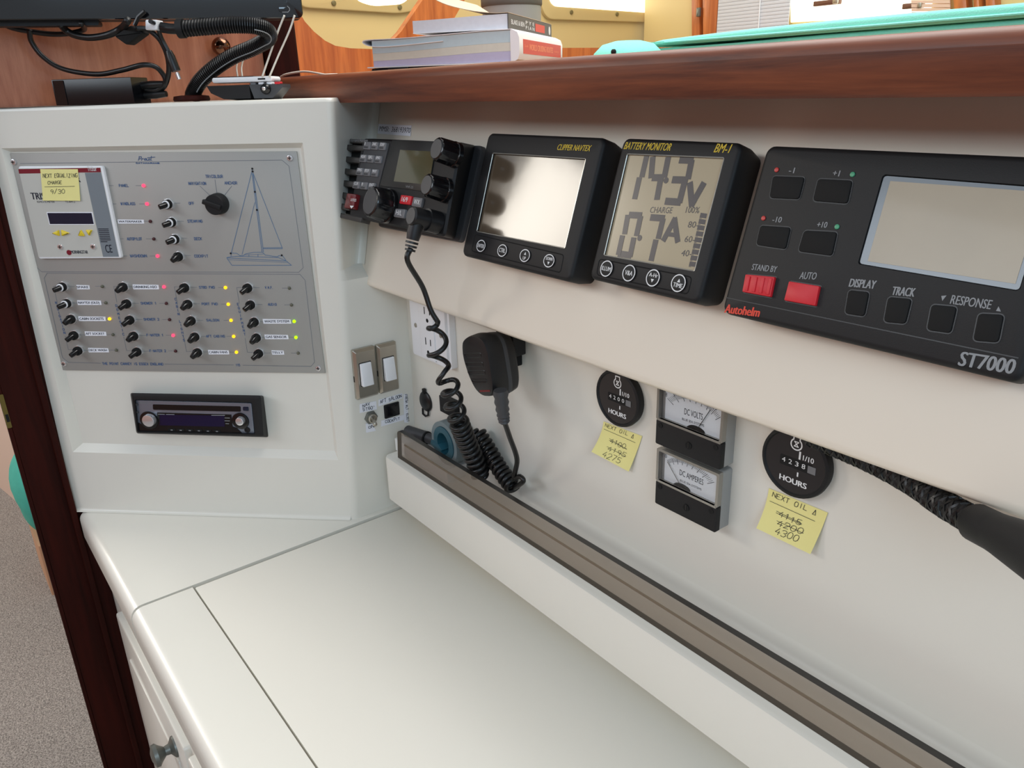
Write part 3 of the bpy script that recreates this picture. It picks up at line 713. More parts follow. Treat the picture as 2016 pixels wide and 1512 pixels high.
# ---------------------------------------------------------------- charge meter on the panel
zC = zoomer(0, 270, 5.6)
cmf = PAN.sub(*PAN.L(zC(770, 840), WP), WP+0.0002)
cmt = thing('charge_meter', cmf, 'beige and grey solar charge meter with a dark display and four yellow arrow buttons', 'meter')
mc = lambda x, y, w=0.0042: cmf.L(zC(x, y), w)
M['beige'] = mat('beige_faceplate', (196, 194, 186), 0.45); M['slate'] = mat('slate_grey_print', (122, 130, 136), 0.45)
part('frame', MB().prism(roundpoly([mc(196, 322), mc(427, 1343), mc(1340, 1335), mc(1130, 318)], 0.0025), 0, 0.004, 0.0012), 'white', cmt)
part('faceplate', MB().prism([mc(203, 345), mc(425, 1322), mc(1312, 1318), mc(1108, 335)], 0.0035, 0.0042), 'beige', cmt)
part('red_band', MB().prism([mc(203, 353), mc(212, 402), mc(1113, 386), mc(1106, 338)], 0.0042, 0.0044), 'maroon', cmt, label='dark red band')
part('grey_band', MB().prism([mc(935, 394), mc(1137, 1320), mc(1310, 1318), mc(1114, 388)], 0.0042, 0.0043), 'slate', cmt, label='slate grey side band')
M['lcd_blue'] = mat('dark_blue_lcd', (22, 34, 54), 0.15)
part('bezel', MB().prism([mc(514, 826), mc(546, 965), mc(1042, 965), mc(1020, 826)], 0.0042, 0.0044), 'paper', cmt)
part('display', MB().prism([mc(524, 836), mc(553, 957), mc(1035, 957), mc(1010, 836)], 0.0044, 0.0046), 'lcd_blue', cmt, label='dark blue display')
M['yellow'] = mat('yellow_rubber', (232, 204, 48), 0.45)
for pts in ([(578, 1058), (652, 1022), (662, 1090)], [(678, 1020), (772, 1058), (690, 1090)], [(895, 1018), (866, 1086), (940, 1090)], [(948, 1022), (1022, 1022), (990, 1088)]):
    part('arrow_button', MB().prism(roundpoly([mc(*p) for p in pts], 0.0012), 0.0042, 0.0062, 0.0008), 'yellow', cmt)
s2 = screw_mesh(0.0036)
for p in ((668, 1208), (1030, 1206)):
    a, b = mc(*p); o = part('screw', s2, None, cmt); o.location = (a, b, 0.0042)
mt = MB()
text(mt, 'TRIS', mc(352, 686), mc(500, 688), mc(0, 612)[1]-mc(0, 686)[1], 0.0042, bold=0.0003); text(mt, 'R', mc(846, 494), mc(892, 496), mc(0, 436)[1]-mc(0, 494)[1], 0.0042, bold=0.0003)
text(mt, 'REMOTE METER', mc(412, 724), mc(606, 724), 0.0022, 0.0042); text(mt, 'TS-RM-2', mc(722, 724), mc(830, 724), 0.0022, 0.0042)
text(mt, 'MORNINGSTAR', mc(788, 1284), mc(972, 1284), 0.0038, 0.0042, bold=0.0001)
text(mt, 'CE', mc(1172, 1274), mc(1244, 1272), 0.0092, 0.0043, bold=0.00012)
for i in range(8):
    y = 1012+i*20; mt.ribbon([mc(1086+i*4, y), mc(1195+i*4-(40 if i == 7 else 0), y)], 0.0009, 0.0043)
part('lettering', mt, 'ink', cmt); 
part('lettering', text(MB(), 'TriStar', mc(970, 374), mc(1072, 372), 0.0052, 0.0044), 'ink_w', cmt, label='white title on the red band')
part('logo_ball', MB().cyl(mc(762, 1272), 0.0030, 0.0042, 0.0045, 20), 'maroon', cmt, label='dark red round logo')

# ---------------------------------------------------------------- sticky notes
def note(fr, corners, w0, lift, lines, label, wd, curl=(0, 0)):
    """corners TL,TR,BR,BL as photo pixels; lift = how far the lower corners stand off"""
    tl, tr = fr.L(corners[0], w0), fr.L(corners[1], w0)
    br, bl = fr.L(corners[2], w0+curl[1]), fr.L(corners[3], w0+curl[0])
    o2 = ((tl[0]+tr[0])/2, (tl[1]+tr[1])/2)
    nf = fr.sub(o2[0], o2[1], 0); sh_ = lambda p: (p[0]-o2[0], p[1]-o2[1])
    tl, tr, br, bl = map(sh_, (tl, tr, br, bl))
    def S(s, t):
        x = (tl[0]*(1-s)+tr[0]*s)*(1-t)+(bl[0]*(1-s)+br[0]*s)*t
        y = (tl[1]*(1-s)+tr[1]*s)*(1-t)+(bl[1]*(1-s)+br[1]*s)*t
        return (x, y, w0+(curl[0]*(1-s)+curl[1]*s)*t*t)
    N = 8; rows = [[S(i/N, j/N) for i in range(N+1)] for j in range(N+1)]
    mb = MB()
    a = [[mb.vert(p) for p in r] for r in rows]; b = [[mb.vert((p[0], p[1], p[2]-0.0002)) for p in r] for r in rows]
    for j in range(N):
        for i in range(N):
            mb.face((a[j][i], a[j+1][i], a[j+1][i+1], a[j][i+1])); mb.face((b[j][i], b[j][i+1], b[j+1][i+1], b[j+1][i]))
    for j in range(N):
        mb.face((a[j][0], b[j][0], b[j+1][0], a[j+1][0])); mb.face((a[j][N], a[j+1][N], b[j+1][N], b[j][N])); mb.face((a[0][j], a[0][j+1], b[0][j+1], b[0][j])); mb.face((a[N][j], b[N][j], b[N][j+1], a[N][j+1]))
    t = thing('sticky_note', nf, label, 'note', 'yellow sticky notes')
    part('sheet', mb, 'note', t)
    ink = MB()
    def W(pts2, width=wd):
        # pen stroke in sheet coordinates (s right, t down)
        for p, q in zip(pts2[:-1], pts2[1:]):
            P_, Q_ = Vector(S(*p)), Vector(S(*q)); d = Q_-P_
            if d.length < 1e-7: continue
            d.normalize(); n2 = Vector((-d.y, d.x, 0)).normalized()*width/2; lift_ = Vector((0, 0, 0.00025)); e = d*width*0.3
            ids = [ink.vert(v) for v in (P_-e+n2+lift_, P_-e-n2+lift_, Q_+e-n2+lift_, Q_+e+n2+lift_)]; ink.face(ids)
    rnd = random.Random(3)
    for it in lines:
        if it[0] == 'line': W(it[1:])
        else:
            _, s_, s0, t0, s1, t1, cap = it
            adv = 5.4; tot = adv*len(s_)-1.4
            for i, ch in enumerate(s_):
                if ch not in STROKES: continue
                jy = rnd.uniform(-0.03, 0.03)*cap*3
                for st in STROKES[ch].split('/'):
                    pts = []
                    for q in st.split():
                        x, y = map(float, q.split(',')); X = (i*adv+x+y*0.08)/tot
                        pts.append((s0+(s1-s0)*X, t0+(t1-t0)*X-y/6*cap+jy))
                    W(pts)
    part('handwriting', ink, 'ink', t)
z1 = zoomer(1130, 690, 4.088); z2 = zoomer(1460, 800, 3.626)
note(PAN, [zC(443, 353), zC(857, 353), zC(884, 702), zC(472, 700)], WP+0.0052, 0, [('t', 'NEXT EQUALIZING', 0.06, 0.27, 0.97, 0.25, 0.12), ('t', 'CHARGE', 0.17, 0.48, 0.54, 0.46, 0.1), ('line', (0.08, 0.56), (0.88, 0.54)), ('t', '9/30', 0.22, 0.78, 0.6, 0.76, 0.13)],
     'yellow sticky note about an equalizing charge, on the beige charge meter', 0.00045, (0.001, 0.001))
note(BW, [z1(238, 572), z1(548, 690), z1(440, 975), z1(140, 815)], 0.0006, 0, [('t', 'NEXT OIL ~', 0.06, 0.15, 0.82, 0.14, 0.11), ('line', (0.05, 0.24), (0.9, 0.23)), ('t', '4100', 0.3, 0.55, 0.7, 0.51, 0.13), ('line', (0.26, 0.44), (0.75, 0.50)), ('line', (0.27, 0.49), (0.76, 0.49)), ('t', '4195', 0.32, 0.76, 0.78, 0.72, 0.12), ('line', (0.28, 0.68), (0.8, 0.69)), ('t', '4275', 0.27, 0.97, 0.72, 0.92, 0.15)],
     'yellow sticky note with curled edge under the left hour meter', 0.00036, (0.012, 0.003))
note(BW, [z2(195, 585), z2(615, 760), z2(490, 1055), z2(105, 870)], 0.0006, 0, [('t', 'NEXT OIL ~', 0.08, 0.17, 0.84, 0.16, 0.12), ('line', (0.06, 0.30), (0.86, 0.30)), ('t', '4115', 0.27, 0.55, 0.66, 0.53, 0.12), ('line', (0.22, 0.46), (0.68, 0.48)), ('line', (0.22, 0.5), (0.68, 0.50)), ('t', '4200', 0.30, 0.75, 0.74, 0.70, 0.13), ('line', (0.28, 0.66), (0.76, 0.66)), ('t', '4300', 0.32, 0.93, 0.72, 0.88, 0.14)],
     'yellow sticky note on the recess wall under the right hour meter', 0.00040, (0.010, 0.005))

# ---------------------------------------------------------------- car stereo
zS = zoomer(250, 770, 7.2)
sf = PAN.sub(*PAN.L(zS(1000, 340), 0), -0.0078)
st = thing('car_stereo', sf, 'black car stereo with disc slot and two silver knobs, set in the corner console', 'stereo')
ms = lambda x, y, w=0.014: sf.L(zS(x, y), w)
back = [ms(42, 50, 0.0), ms(135, 590, 0.0), ms(2003, 590, 0.0), ms(1930, 95, 0.0)]
front = [ms(95, 28, 0.016), ms(160, 590, 0.016), ms(1940, 640, 0.016), ms(1890, 62, 0.016)]
tm = MB()
fo = roundpoly(ccw([ms(60, 30, 0.016), ms(140, 590, 0.016), ms(1935, 645, 0.016), ms(1895, 65, 0.016)]), 0.003)
fi = roundpoly(ccw([ms(105, 120, 0.016), ms(150, 580, 0.016), ms(1815, 612, 0.016), ms(1770, 160, 0.016)]), 0.002)
bo = roundpoly(ccw([ms(45, 25, 0.0), ms(135, 600, 0.0), ms(2005, 655, 0.0), ms(1935, 62, 0.0)]), 0.003)
rings = [[(x, y, 0) for x, y in bo], [(x, y, 0.0155) for x, y in fo], [(x, y, 0.016) for x, y in inset(fo, 0.0006)], [(x, y, 0.016) for x, y in fi], [(x, y, 0.009) for x, y in inset(fi, 0.0005)]]
tm.loft(rings, True, True)
part('trim', tm, 'black', st)
M['stereo_face'] = mat('stereo_face', (132, 138, 150), 0.3, metal=0.5); M['navy'] = mat('navy_display', (18, 14, 52), 0.15)
z0 = 0.013
mf = lambda x, y: ms(x, y, z0)
part('faceplate', MB().prism(roundpoly([mf(115, 130), mf(160, 570), mf(1805, 605), mf(1762, 172)], 0.002), 0.0092, z0, 0.001), 'stereo_face', st)
part('lower_face', MB().prism([mf(128, 430), mf(160, 568), mf(1640, 600), mf(1560, 520), mf(1500, 500), mf(1480, 330), mf(430, 300), mf(420, 420), mf(220, 470)], z0, z0+0.0006), 'black2', st)
part('disc_slot', MB().prism(roundpoly([mf(368, 185), mf(372, 262), mf(1615, 290), mf(1612, 215)], 0.0015), z0, z0+0.0005), 'black2', st)
part('display', MB().prism([mf(470, 330), mf(470, 480), mf(1390, 500), mf(1385, 345)], z0+0.0006, z0+0.001), 'navy', st, label='dark navy display')
part('eject_button', MB().prism(roundpoly([mf(1645, 220), mf(1650, 275), mf(1725, 280), mf(1722, 222)], 0.0012), z0, z0+0.0012, 0.0004), 'lcd_blue', st)
for (x, y), r, rc in (((318, 410), 0.0118, 0.0079), ((1612, 420), 0.0108, 0.0052)):
    a, b = mf(x, y)
    d = part('dial', MB().cyl((a, b), r, z0, z0+0.002, 32, bev=0.001), 'black2', st)
    a, b = ms(x-14, y+10, z0+0.006)
    part('knob', MB().cyl((a, b), rc, z0+0.001, z0+0.0075, 32, bev=0.001), 'chrome', d, label='turned silver knob')
for i in range(6):
    x = 640+i*128
    a, b = mf(x, 545+i*4); part('preset_button', MB().box(a-0.0048, a+0.0048, b-0.0016, b+0.0016, z0, z0+0.0012, 0.0005, 0.0004), 'blackm', st)
a, b = mf(1708, 548); part('jack_socket', MB().lathe([(0.0036, z0), (0.0036, z0+0.0012), (0.0022, z0+0.0012), (0.0018, z0+0.0004)], (a, b), 20), 'black', st)
for p in ((135, 185), (142, 295)):
    a, b = mf(*p); part('side_button', MB().box(a-0.0022, a+0.0022, b-0.0014, b+0.0014, z0, z0+0.0014, 0.0006, 0.0005), 'grey_d', st)
stx = MB(); text(stx, 'KENWOOD', mf(190, 180), mf(345, 184), 0.0024, z0)
for x0, x1, y in ((450, 540, 322), (562, 676, 325), (1205, 1392, 338), (1392, 1462, 375), (1392, 1462, 415), (1405, 1450, 455)): stx.ribbon([mf(x0, y), mf(x1, y+2)], 0.0008, z0+0.001)
for i in range(6):
    x = 640+i*128; stx.ribbon([mf(x-10, 545+i*4), mf(x+14, 546+i*4)], 0.0011, z0+0.0012)
part('lettering', stx, 'ink_g', st)

# ---------------------------------------------------------------- instruments on the sloping console face
def quadL(fr, z, pts, w): return [fr.L(z(*p) if z else p, w) for p in pts]
def qrect(q):                                   # mean upright rectangle of a TL,TR,BR,BL quad
    return (q[0][0]+q[3][0])/2, (q[1][0]+q[2][0])/2, (q[2][1]+q[3][1])/2, (q[0][1]+q[1][1])/2
def boxbody(mb, x0, x1, y0, y1, z1, rad, bev, taper=0.0):
    o = rrect(x0, x1, y0, y1, rad)
    b = [(x, y+(taper if y < (y0+y1)/2 else -taper)*0, 0) for x, y in rrect(x0+taper, x1-taper, y0+taper, y1-taper, rad)]
    r = [b, [(x, y, z1*0.45) for x, y in o], [(x, y, z1-bev) for x, y in o]]
    for k in (1, 2, 3):
        a = k/3*math.pi/2; r.append([(x, y, z1-bev+bev*math.sin(a)) for x, y in inset(o, bev*(1-math.cos(a)))])
    return mb.loft(r)
def frame_ring(mb, outer, inner, z0, z1, drop):
    """raised ring: outer wall, flat, inner wall going down to drop"""
    mb.loft([[(x, y, z0) for x, y in outer], [(x, y, z1) for x, y in outer], [(x, y, z1) for x, y in inner], [(x, y, drop) for x, y in inner]], False, False)
    return mb
def body_with_window(x0, x1, y0, y1, zf, rad, bev, win, depth, taper=0.002):
    """closed case with a recessed rectangular window (win polygon, same plan orientation)"""
    mb = MB(); o = rrect(x0, x1, y0, y1, rad)
    wi = roundpoly(ccw(win), 0.002, 5)
    n = len(o)
    wi = resample(wi, o)
    rings = [[(x, y, 0) for x, y in rrect(x0+taper, x1-taper, y0+taper, y1-taper, rad)], [(x, y, zf*0.45) for x, y in o], [(x, y, zf-bev) for x, y in o]]
    for k in (1, 2, 3):
        a = k/3*math.pi/2; rings.append([(x, y, zf-bev+bev*math.sin(a)) for x, y in inset(o, bev*(1-math.cos(a)))])
    rings.append([(x, y, zf) for x, y in wi]); rings.append([(x, y, zf-depth) for x, y in inset(wi, 0.0004)])
    return mb.loft(rings)
def resample(poly, ref):
    """points on poly matched by angle to the points of ref (both ccw), so rings can be lofted"""
    cx = sum(p[0] for p in poly)/len(poly); cy = sum(p[1] for p in poly)/len(poly)
    rx0, rx1 = min(p[0] for p in ref), max(p[0] for p in ref); ry0, ry1 = min(p[1] for p in ref), max(p[1] for p in ref)
    px0, px1 = min(p[0] for p in poly), max(p[0] for p in poly); py0, py1 = min(p[1] for p in poly), max(p[1] for p in poly)
    res = []
    for x, y in ref:
        s, t = (x-rx0)/(rx1-rx0), (y-ry0)/(ry1-ry0)
        # same corner fraction, corner radius kept small
        qx, qy = px0+(px1-px0)*s, py0+(py1-py0)*t
        best = min(poly, key=lambda p: (p[0]-qx)**2+(p[1]-qy)**2)
        res.append(best)
    return res
def lcd_glow(): pass
WF = 0.028

# --- navtex display
zN = zoomer(900, 240, 4.447)
q = quadL(FAS, zN, [(262, 95), (1305, 132), (985, 1400), (45, 1172)], WF); X0, X1, Y0, Y1 = qrect(q)
nf = FAS.sub((X0+X1)/2, (Y0+Y1)/2, 0.0002); hx, hy = (X1-X0)/2, (Y1-Y0)/2
nv = thing('navtex_display', nf, 'black navtex receiver with a wide glossy screen and four oval buttons', 'display')
mn = lambda x, y, w=WF: nf.L(zN(x, y), w)
win = ccw([mn(312, 268), mn(1132, 318), mn(945, 1112), mn(168, 962)])
part('case', body_with_window(-hx, hx, -hy, hy, WF, 0.006, 0.003, win, 0.0025), 'black', nv)
M['glossy_screen'] = mat('dark_glossy_screen', (84, 72, 58), 0.13, coat=0.25, bump=0.03, bscale=40, spec=0.45)
part('screen', MB().prism(inset(win, 0.0007), WF-0.0026, WF-0.0018), 'glossy_screen', nv, label='glossy brownish screen')
ed = inset(win, 0.0004); m_ = MB()
m_.tube([(x, y, WF-0.0002) for x, y in roundpoly(ed, 0.0015)+[roundpoly(ed, 0.0015)[0]]], 0.0005, 6)
M['edge'] = mat('polished_window_edge', (150, 146, 138), 0.2, metal=0.5)
part('window_edge', m_, 'edge', nv)
cbz = MB(); oo = roundpoly(ccw([mn(160, 985), mn(935, 1165), mn(905, 1320), mn(125, 1130)]), 0.003)
cbz.tube([(x, y, WF-0.0001) for x, y in oo+[oo[0]]], 0.00045, 5)
part('button_surround', cbz, 'blackm', nv)
def oval(c, rx, ry, n=28): return [(c[0]+rx*math.cos(2*math.pi*i/n), c[1]+ry*math.sin(2*math.pi*i/n)) for i in range(n)]
def ringbutton(pr, c, rx, ry, z, words):
    b = part('button', MB().prism(oval((0, 0), rx*0.93, ry*0.93), 0, 0.0009, 0.0004), 'black', pr); b.location = (c[0], c[1], z)
    rm = MB(); oo = oval((0, 0), rx*0.92, ry*0.92); rm.ribbon(oo+[oo[0]], 0.0008, 0.0009)
    part('ring', rm, 'ink_w', b, label='white ring')
    tx = MB()
    for wd in words:
        if wd == 'up': tx.prism([(-0.0013, 0.0006), (0.0013, 0.0006), (0, 0.0030)], 0.0009, 0.0011)
        elif wd == 'down': tx.prism([(-0.0013, -0.0008), (0, -0.0032), (0.0013, -0.0008)], 0.0009, 0.0011)
        else:
            s, y, hh, wdh = wd; text(tx, s, (-wdh/2, y), (wdh/2, y), hh, 0.0009, bold=0.00008)
    part('lettering', tx, 'ink_w', b, label='white lettering')
RX, RY = 0.0066, 0.0054
for c, wds in (((216, 1087), [('ENTER', -0.0016, 0.0033, 0.0094)]), ((402, 1128), [('CTRL', -0.0016, 0.0036, 0.0084)]), ((600, 1172), ['up', ('UP', -0.0036, 0.0028, 0.0036)]), ((811, 1218), [('DOWN', 0.0004, 0.0026, 0.0078), 'down'])):
    ringbutton(nv, mn(*c), RX, RY, WF, wds)
part('lettering', text(MB(), 'CLIPPER NAVTEX', mn(872, 245), mn(1160, 257), 0.0046, WF, shear=0.25, bold=0.00012), 'ink_y', nv, label='yellow italic title')

# --- battery monitor
zT = zoomer(1150, 250, 4.086)
q = quadL(FAS, zT, [(305, 90), (1252, 115), (950, 1420), (40, 1232)], WF); X0, X1, Y0, Y1 = qrect(q)
bfm = FAS.sub((X0+X1)/2, (Y0+Y1)/2, 0.0002); hx, hy = (X1-X0)/2, (Y1-Y0)/2
bmn = thing('battery_monitor', bfm, 'black battery monitor with large grey digits and four round white-ringed buttons', 'monitor')
mb_ = lambda x, y, w=WF: bfm.L(zT(x, y), w)
win = ccw([mb_(345, 212), mb_(1133, 242), mb_(890, 1165), mb_(155, 1035)])
part('case', body_with_window(-hx, hx, -hy, hy, WF, 0.006, 0.003, win, 0.002), 'black', bmn)
M['lcd_tan'] = mat('tan_lcd', (176, 162, 134), 0.2, coat=0.1, var=0.06, vscale=14, spec=0.4)
part('screen', MB().prism(inset(win, 0.0006), WF-0.0022, WF-0.0014), 'lcd_tan', bmn, label='tan liquid crystal screen')
m_ = MB(); ee = roundpoly(inset(win, 0.0004), 0.0012); m_.tube([(x, y, WF-0.0002) for x, y in ee+[ee[0]]], 0.0005, 6)
part('window_edge', m_, 'edge', bmn)
zl_ = WF-0.0014
M['seg'] = mat('lcd_segment', (62, 56, 58), 0.3)
sg = MB(); scl = abs(mb_(100, 600, zl_)[0]-mb_(0, 600, zl_)[0])/100
def seg(pts, wd): sg.ribbon([mb_(x, y, zl_) for x, y in pts], wd*scl*0.84, zl_)
for pts in ([(500, 250), (468, 388)], [(442, 422), (410, 565)], [(552, 255), (540, 395)], [(560, 408), (630, 408)], [(675, 258), (648, 392)], [(612, 440), (588, 570)], [(780, 265), (865, 268)], [(862, 285), (838, 405)], [(722, 425), (822, 428)], [(805, 455), (770, 595)], [(665, 598), (765, 605)]): seg(pts, 44)
for pts in ([(372, 708), (452, 712)], [(350, 722), (328, 848)], [(452, 732), (424, 862)], [(306, 888), (278, 1015)], [(398, 905), (372, 1030)], [(285, 1020), (370, 1032)], [(545, 728), (635, 735)], [(632, 752), (600, 885)], [(575, 922), (542, 1062)]): seg(pts, 42)
seg([(852, 460), (866, 622)], 42); seg([(868, 622), (958, 462)], 42)
seg([(642, 905), (728, 745)], 38); seg([(728, 745), (752, 915)], 38); seg([(675, 862), (745, 872)], 26)
a, b = mb_(660, 430, zl_); sg.cyl((a, b), 0.0022, zl_, zl_+0.00015, 12); a, b = mb_(447, 893, zl_); sg.cyl((a, b), 0.0022, zl_, zl_+0.00015, 12)
for s, x0, x1, y in (('CHARGE', 527, 705, 690), ('100%', 815, 922, 690), ('80-', 832, 915, 808), ('60-', 805, 885, 925), ('40-', 778, 860, 1038)):
    text(sg, s, mb_(x0, y, zl_), mb_(x1, y+4, zl_), 0.0042, zl_)
for i in range(9):
    t = i/9; x0 = 938-98*t; y0 = 690+440*t; x1 = 990-88*t
    sg.prism([mb_(x0, y0, zl_), mb_(x0-9, y0+38, zl_), mb_(x1-9, y0+46, zl_), mb_(x1, y0+8, zl_)], zl_, zl_+0.0001)
    sg.prism([mb_(x0-9, y0+41, zl_), mb_(x0-10, y0+45, zl_), mb_(x0+8, y0+47, zl_), mb_(x0+9, y0+43, zl_)], zl_, zl_+0.0001)
part('digits', sg, 'seg', bmn, label='dark grey digits reading 14.3V and 0.7A', kind=None)
oo = roundpoly(ccw([mb_(122, 1062), mb_(868, 1208), mb_(835, 1345), mb_(100, 1190)]), 0.003); cbz = MB(); cbz.tube([(x, y, WF-0.0001) for x, y in oo+[oo[0]]], 0.00045, 5)
part('button_surround', cbz, 'blackm', bmn)
for c, wds in (((186, 1141), [('ILLUM', -0.0016, 0.0032, 0.0090)]), ((367, 1177), [('V&A', -0.0016, 0.0034, 0.0072)]), ((560, 1216), [('A-Hr', 0.0006, 0.0028, 0.0078), 'down']), ((765, 1258), ['up', ('TIME', -0.0030, 0.0030, 0.0078)])):
    ringbutton(bmn, mb_(*c), 0.0062, 0.0062, WF, wds)
part('lettering', text(MB(), 'BATTERY MONITOR', mb_(318, 178), mb_(690, 192), 0.0052, WF, shear=0.25, bold=0.00012), 'ink_y', bmn, label='yellow italic title')
part('lettering', text(MB(), 'BM-1', mb_(1042, 204), mb_(1162, 210), 0.0058, WF, shear=0.25, bold=0.00012), 'ink_y', bmn, label='yellow italic title')

# --- autopilot control
zP = zoomer(1410, 270, 3.0858)
q = quadL(FAS, zP, [(300, 40), (2290, 135), (1875, 1488), (28, 1082)], WF); X0, X1, Y0, Y1 = qrect(q)
apf = FAS.sub((X0+X1)/2, (Y0+Y1)/2, 0.0002); hx, hy = (X1-X0)/2, (Y1-Y0)/2
ap = thing('autopilot_control', apf, 'wide black autopilot control unit with a large screen and two red buttons', 'control unit')
mp = lambda x, y, w=WF: apf.L(zP(x, y), w)
s0, s1, s2_, s3 = mp(1012, 225), mp(858, 772), mp(1842, 938), None
s3 = (s0[0]+s2_[0]-s1[0], s0[1]+s2_[1]-s1[1]+0.0)
win = ccw([s0, s1, s2_, s3])
part('case', body_with_window(-hx, hx, -hy, hy, WF, 0.006, 0.0035, win, 0.0016, 0.004), 'black', ap)
M['lens'] = mat('grey_lens_border', (112, 120, 126), 0.2); M['lcd_cream'] = mat('cream_lcd', (158, 144, 120), 0.3, coat=0.1, var=0.08, vscale=30)
part('screen_border', MB().prism(roundpoly(inset(win, 0.0006), 0.002), WF-0.0018, WF-0.0008), 'lens', ap, label='grey screen border')
w2 = ccw([mp(1055, 265), mp(917, 752), mp(1815, 890), (mp(1055, 265)[0]+mp(1815, 890)[0]-mp(917, 752)[0], mp(1055, 265)[1]+mp(1815, 890)[1]-mp(917, 752)[1])])
part('screen', MB().prism(w2, WF-0.0008, WF-0.0006), 'lcd_cream', ap, label='cream liquid crystal screen')
def key(name, pts, m, prnt, zt, label=None, rad=0.0022, ribs=0):
    o = roundpoly(ccw([mp(*p) for p in pts]), rad)
    mb = MB()
    gl = inset(o, -0.0007)
    mb.use(1); mb.loft([[(x, y, WF+0.00005) for x, y in gl], [(x, y, WF+0.00015) for x, y in gl]]); mb.use(0)
    mb.prism(o, WF, WF+zt, 0.0006)
    k = part(name, mb, [m, 'rubber'], prnt, label)
    if ribs:
        P_ = [mp(*p) for p in pts]; e = lambda s, t: (P_[0][0]*(1-s)*(1-t)+P_[1][0]*s*(1-t)+P_[2][0]*s*t+P_[3][0]*(1-s)*t, P_[0][1]*(1-s)*(1-t)+P_[1][1]*s*(1-t)+P_[2][1]*s*t+P_[3][1]*(1-s)*t)
        for i in range(ribs):
            s = (i+0.6)/ribs; r_ = MB().prism([e(s-0.05, 0.1), e(s+0.05, 0.1), e(s+0.05, 0.9), e(s-0.05, 0.9)], WF+zt-0.0002, WF+zt+0.0006, 0.0003); part('rib', r_, m, k)
    return k
for pts in ([(348, 238), (540, 245), (506, 378), (327, 370)], [(622, 255), (830, 265), (800, 405), (590, 388)], [(272, 538), (455, 550), (425, 682), (246, 655)], [(538, 568), (738, 578), (706, 722), (500, 694)]):
    key('course_button', pts, 'blackm', ap, 0.0011)
for pts in ([(808, 930), (932, 942), (902, 1090), (784, 1072)], [(1048, 972), (1190, 984), (1152, 1135), (1020, 1122)], [(1312, 1018), (1465, 1032), (1427, 1192), (1282, 1172)], [(1597, 1072), (1750, 1080), (1716, 1248), (1563, 1236)]):
    key('button', pts, 'blackm', ap, 0.0012)
key('standby_button', [(188, 836), (366, 852), (340, 974), (168, 942)], 'red', ap, 0.0022, 'ribbed red button', 0.0008, 4)
key('auto_button', [(452, 878), (638, 908), (612, 1028), (422, 994)], 'red', ap, 0.0022, 'plain red button', 0.0008)
M['dot_r'] = mat('red_dot', (190, 52, 46), 0.4); M['dot_g'] = mat('green_dot', (66, 150, 110), 0.4)
for (x, y), m in (((368, 199), 'dot_r'), ((288, 493), 'dot_r'), ((829, 227), 'dot_g'), ((735, 545), 'dot_g')):
    a, b = mp(x, y); part('dot', MB().cyl((a, b), 0.0015, WF, WF+0.0006, 14, bev=0.0003), m, ap, label='red dot' if m == 'dot_r' else 'green dot')

for s, x0, y0, x1, y1, cap, bo in (('-1', 440, 218, 472, 220, 0.0034, 0.0001), ('+1', 706, 236, 746, 239, 0.0034, 0.0001), ('-10', 340, 516, 394, 519, 0.0034, 0.0001), ('+10', 610, 548, 670, 551, 0.0034, 0.0001), ('STAND BY', 215, 806, 364, 822, 0.0038, 0.0001), ('AUTO', 505, 861, 604, 866, 0.0042, 0.0001), ('DISPLAY', 806, 908, 962, 922, 0.0046, 0.0002), ('TRACK', 1064, 958, 1200, 970, 0.0046, 0.0002), ('RESPONSE', 1420, 1012, 1664, 1046, 0.0046, 0.0001), ('ST7000', 1468, 1386, 1800, 1440, 0.0072, 0.0003)):
    part('lettering', text(MB(), s, mp(x0, y0), mp(x1, y1), cap, WF, bold=bo), 'ink_g', ap)
for t3 in ([(1368, 965), (1400, 962), (1374, 995)], [(1716, 1028), (1700, 1056), (1730, 1060)]): part('arrow_mark', MB().prism([mp(*p) for p in t3], WF, WF+0.00015), 'ink_g', ap)
part('lettering', text(MB(), 'Autohelm', mp(50, 1066), mp(258, 1092), 0.0056, WF, bold=0.0003), 'ink_r', ap, label='red bold title')
part('groove', MB().ribbon([mp(62, 975), mp(1835, 1342)], 0.0006, WF), 'rubber', ap)

# --- radio telephone
zR = zoomer(640, 190, 4.0875); zR2 = zoomer(660, 260, 8.894)
WR = 0.048
rq = [FAS.L(zR(*p), WR) for p in ((205, 340), (905, 352), (905, 1120), (85, 940))]
o_r = FAS.L(zR(560, 700), WR)
rf = FAS.sub(o_r[0], o_r[1], 0.0002)
rd = thing('radio_telephone', rf, 'black marine radio with grey keypad, three knobs and a small green screen', 'radio')
mr = lambda x, y, w=WR: rf.L(zR(x, y), w)
mr2 = lambda x, y, w=WR: rf.L(zR2(x, y), w)
rim = roundpoly(ccw([mr(520, 380, 0.006), mr(1262, 392, 0.006), mr(1082, 1172, 0.006), mr(420, 1045, 0.006)]), 0.006)
part('flange', MB().prism(rim, 0, 0.006, 0.002), 'grey_d', rd)
face = roundpoly(ccw([mr(300, 335), mr(1090, 368), mr(955, 1128), mr(190, 968)]), 0.005)
back_ = roundpoly(ccw([mr(500, 356, 0.006), mr(1205, 388, 0.006), mr(1040, 1150, 0.006), mr(400, 1010, 0.006)]), 0.005)
b_ = MB().loft([[(x, y, 0.005) for x, y in back_], [(x, y, WR*0.7) for x, y in [((a[0]*.4+c[0]*.6), (a[1]*.4+c[1]*.6)) for a, c in zip(back_, face)]], [(x, y, WR-0.002) for x, y in face], [(x, y, WR) for x, y in inset(face, 0.002)]])
part('case', b_, 'black', rd)
M['slat'] = mat('grille_plastic', (54, 51, 48), 0.5)
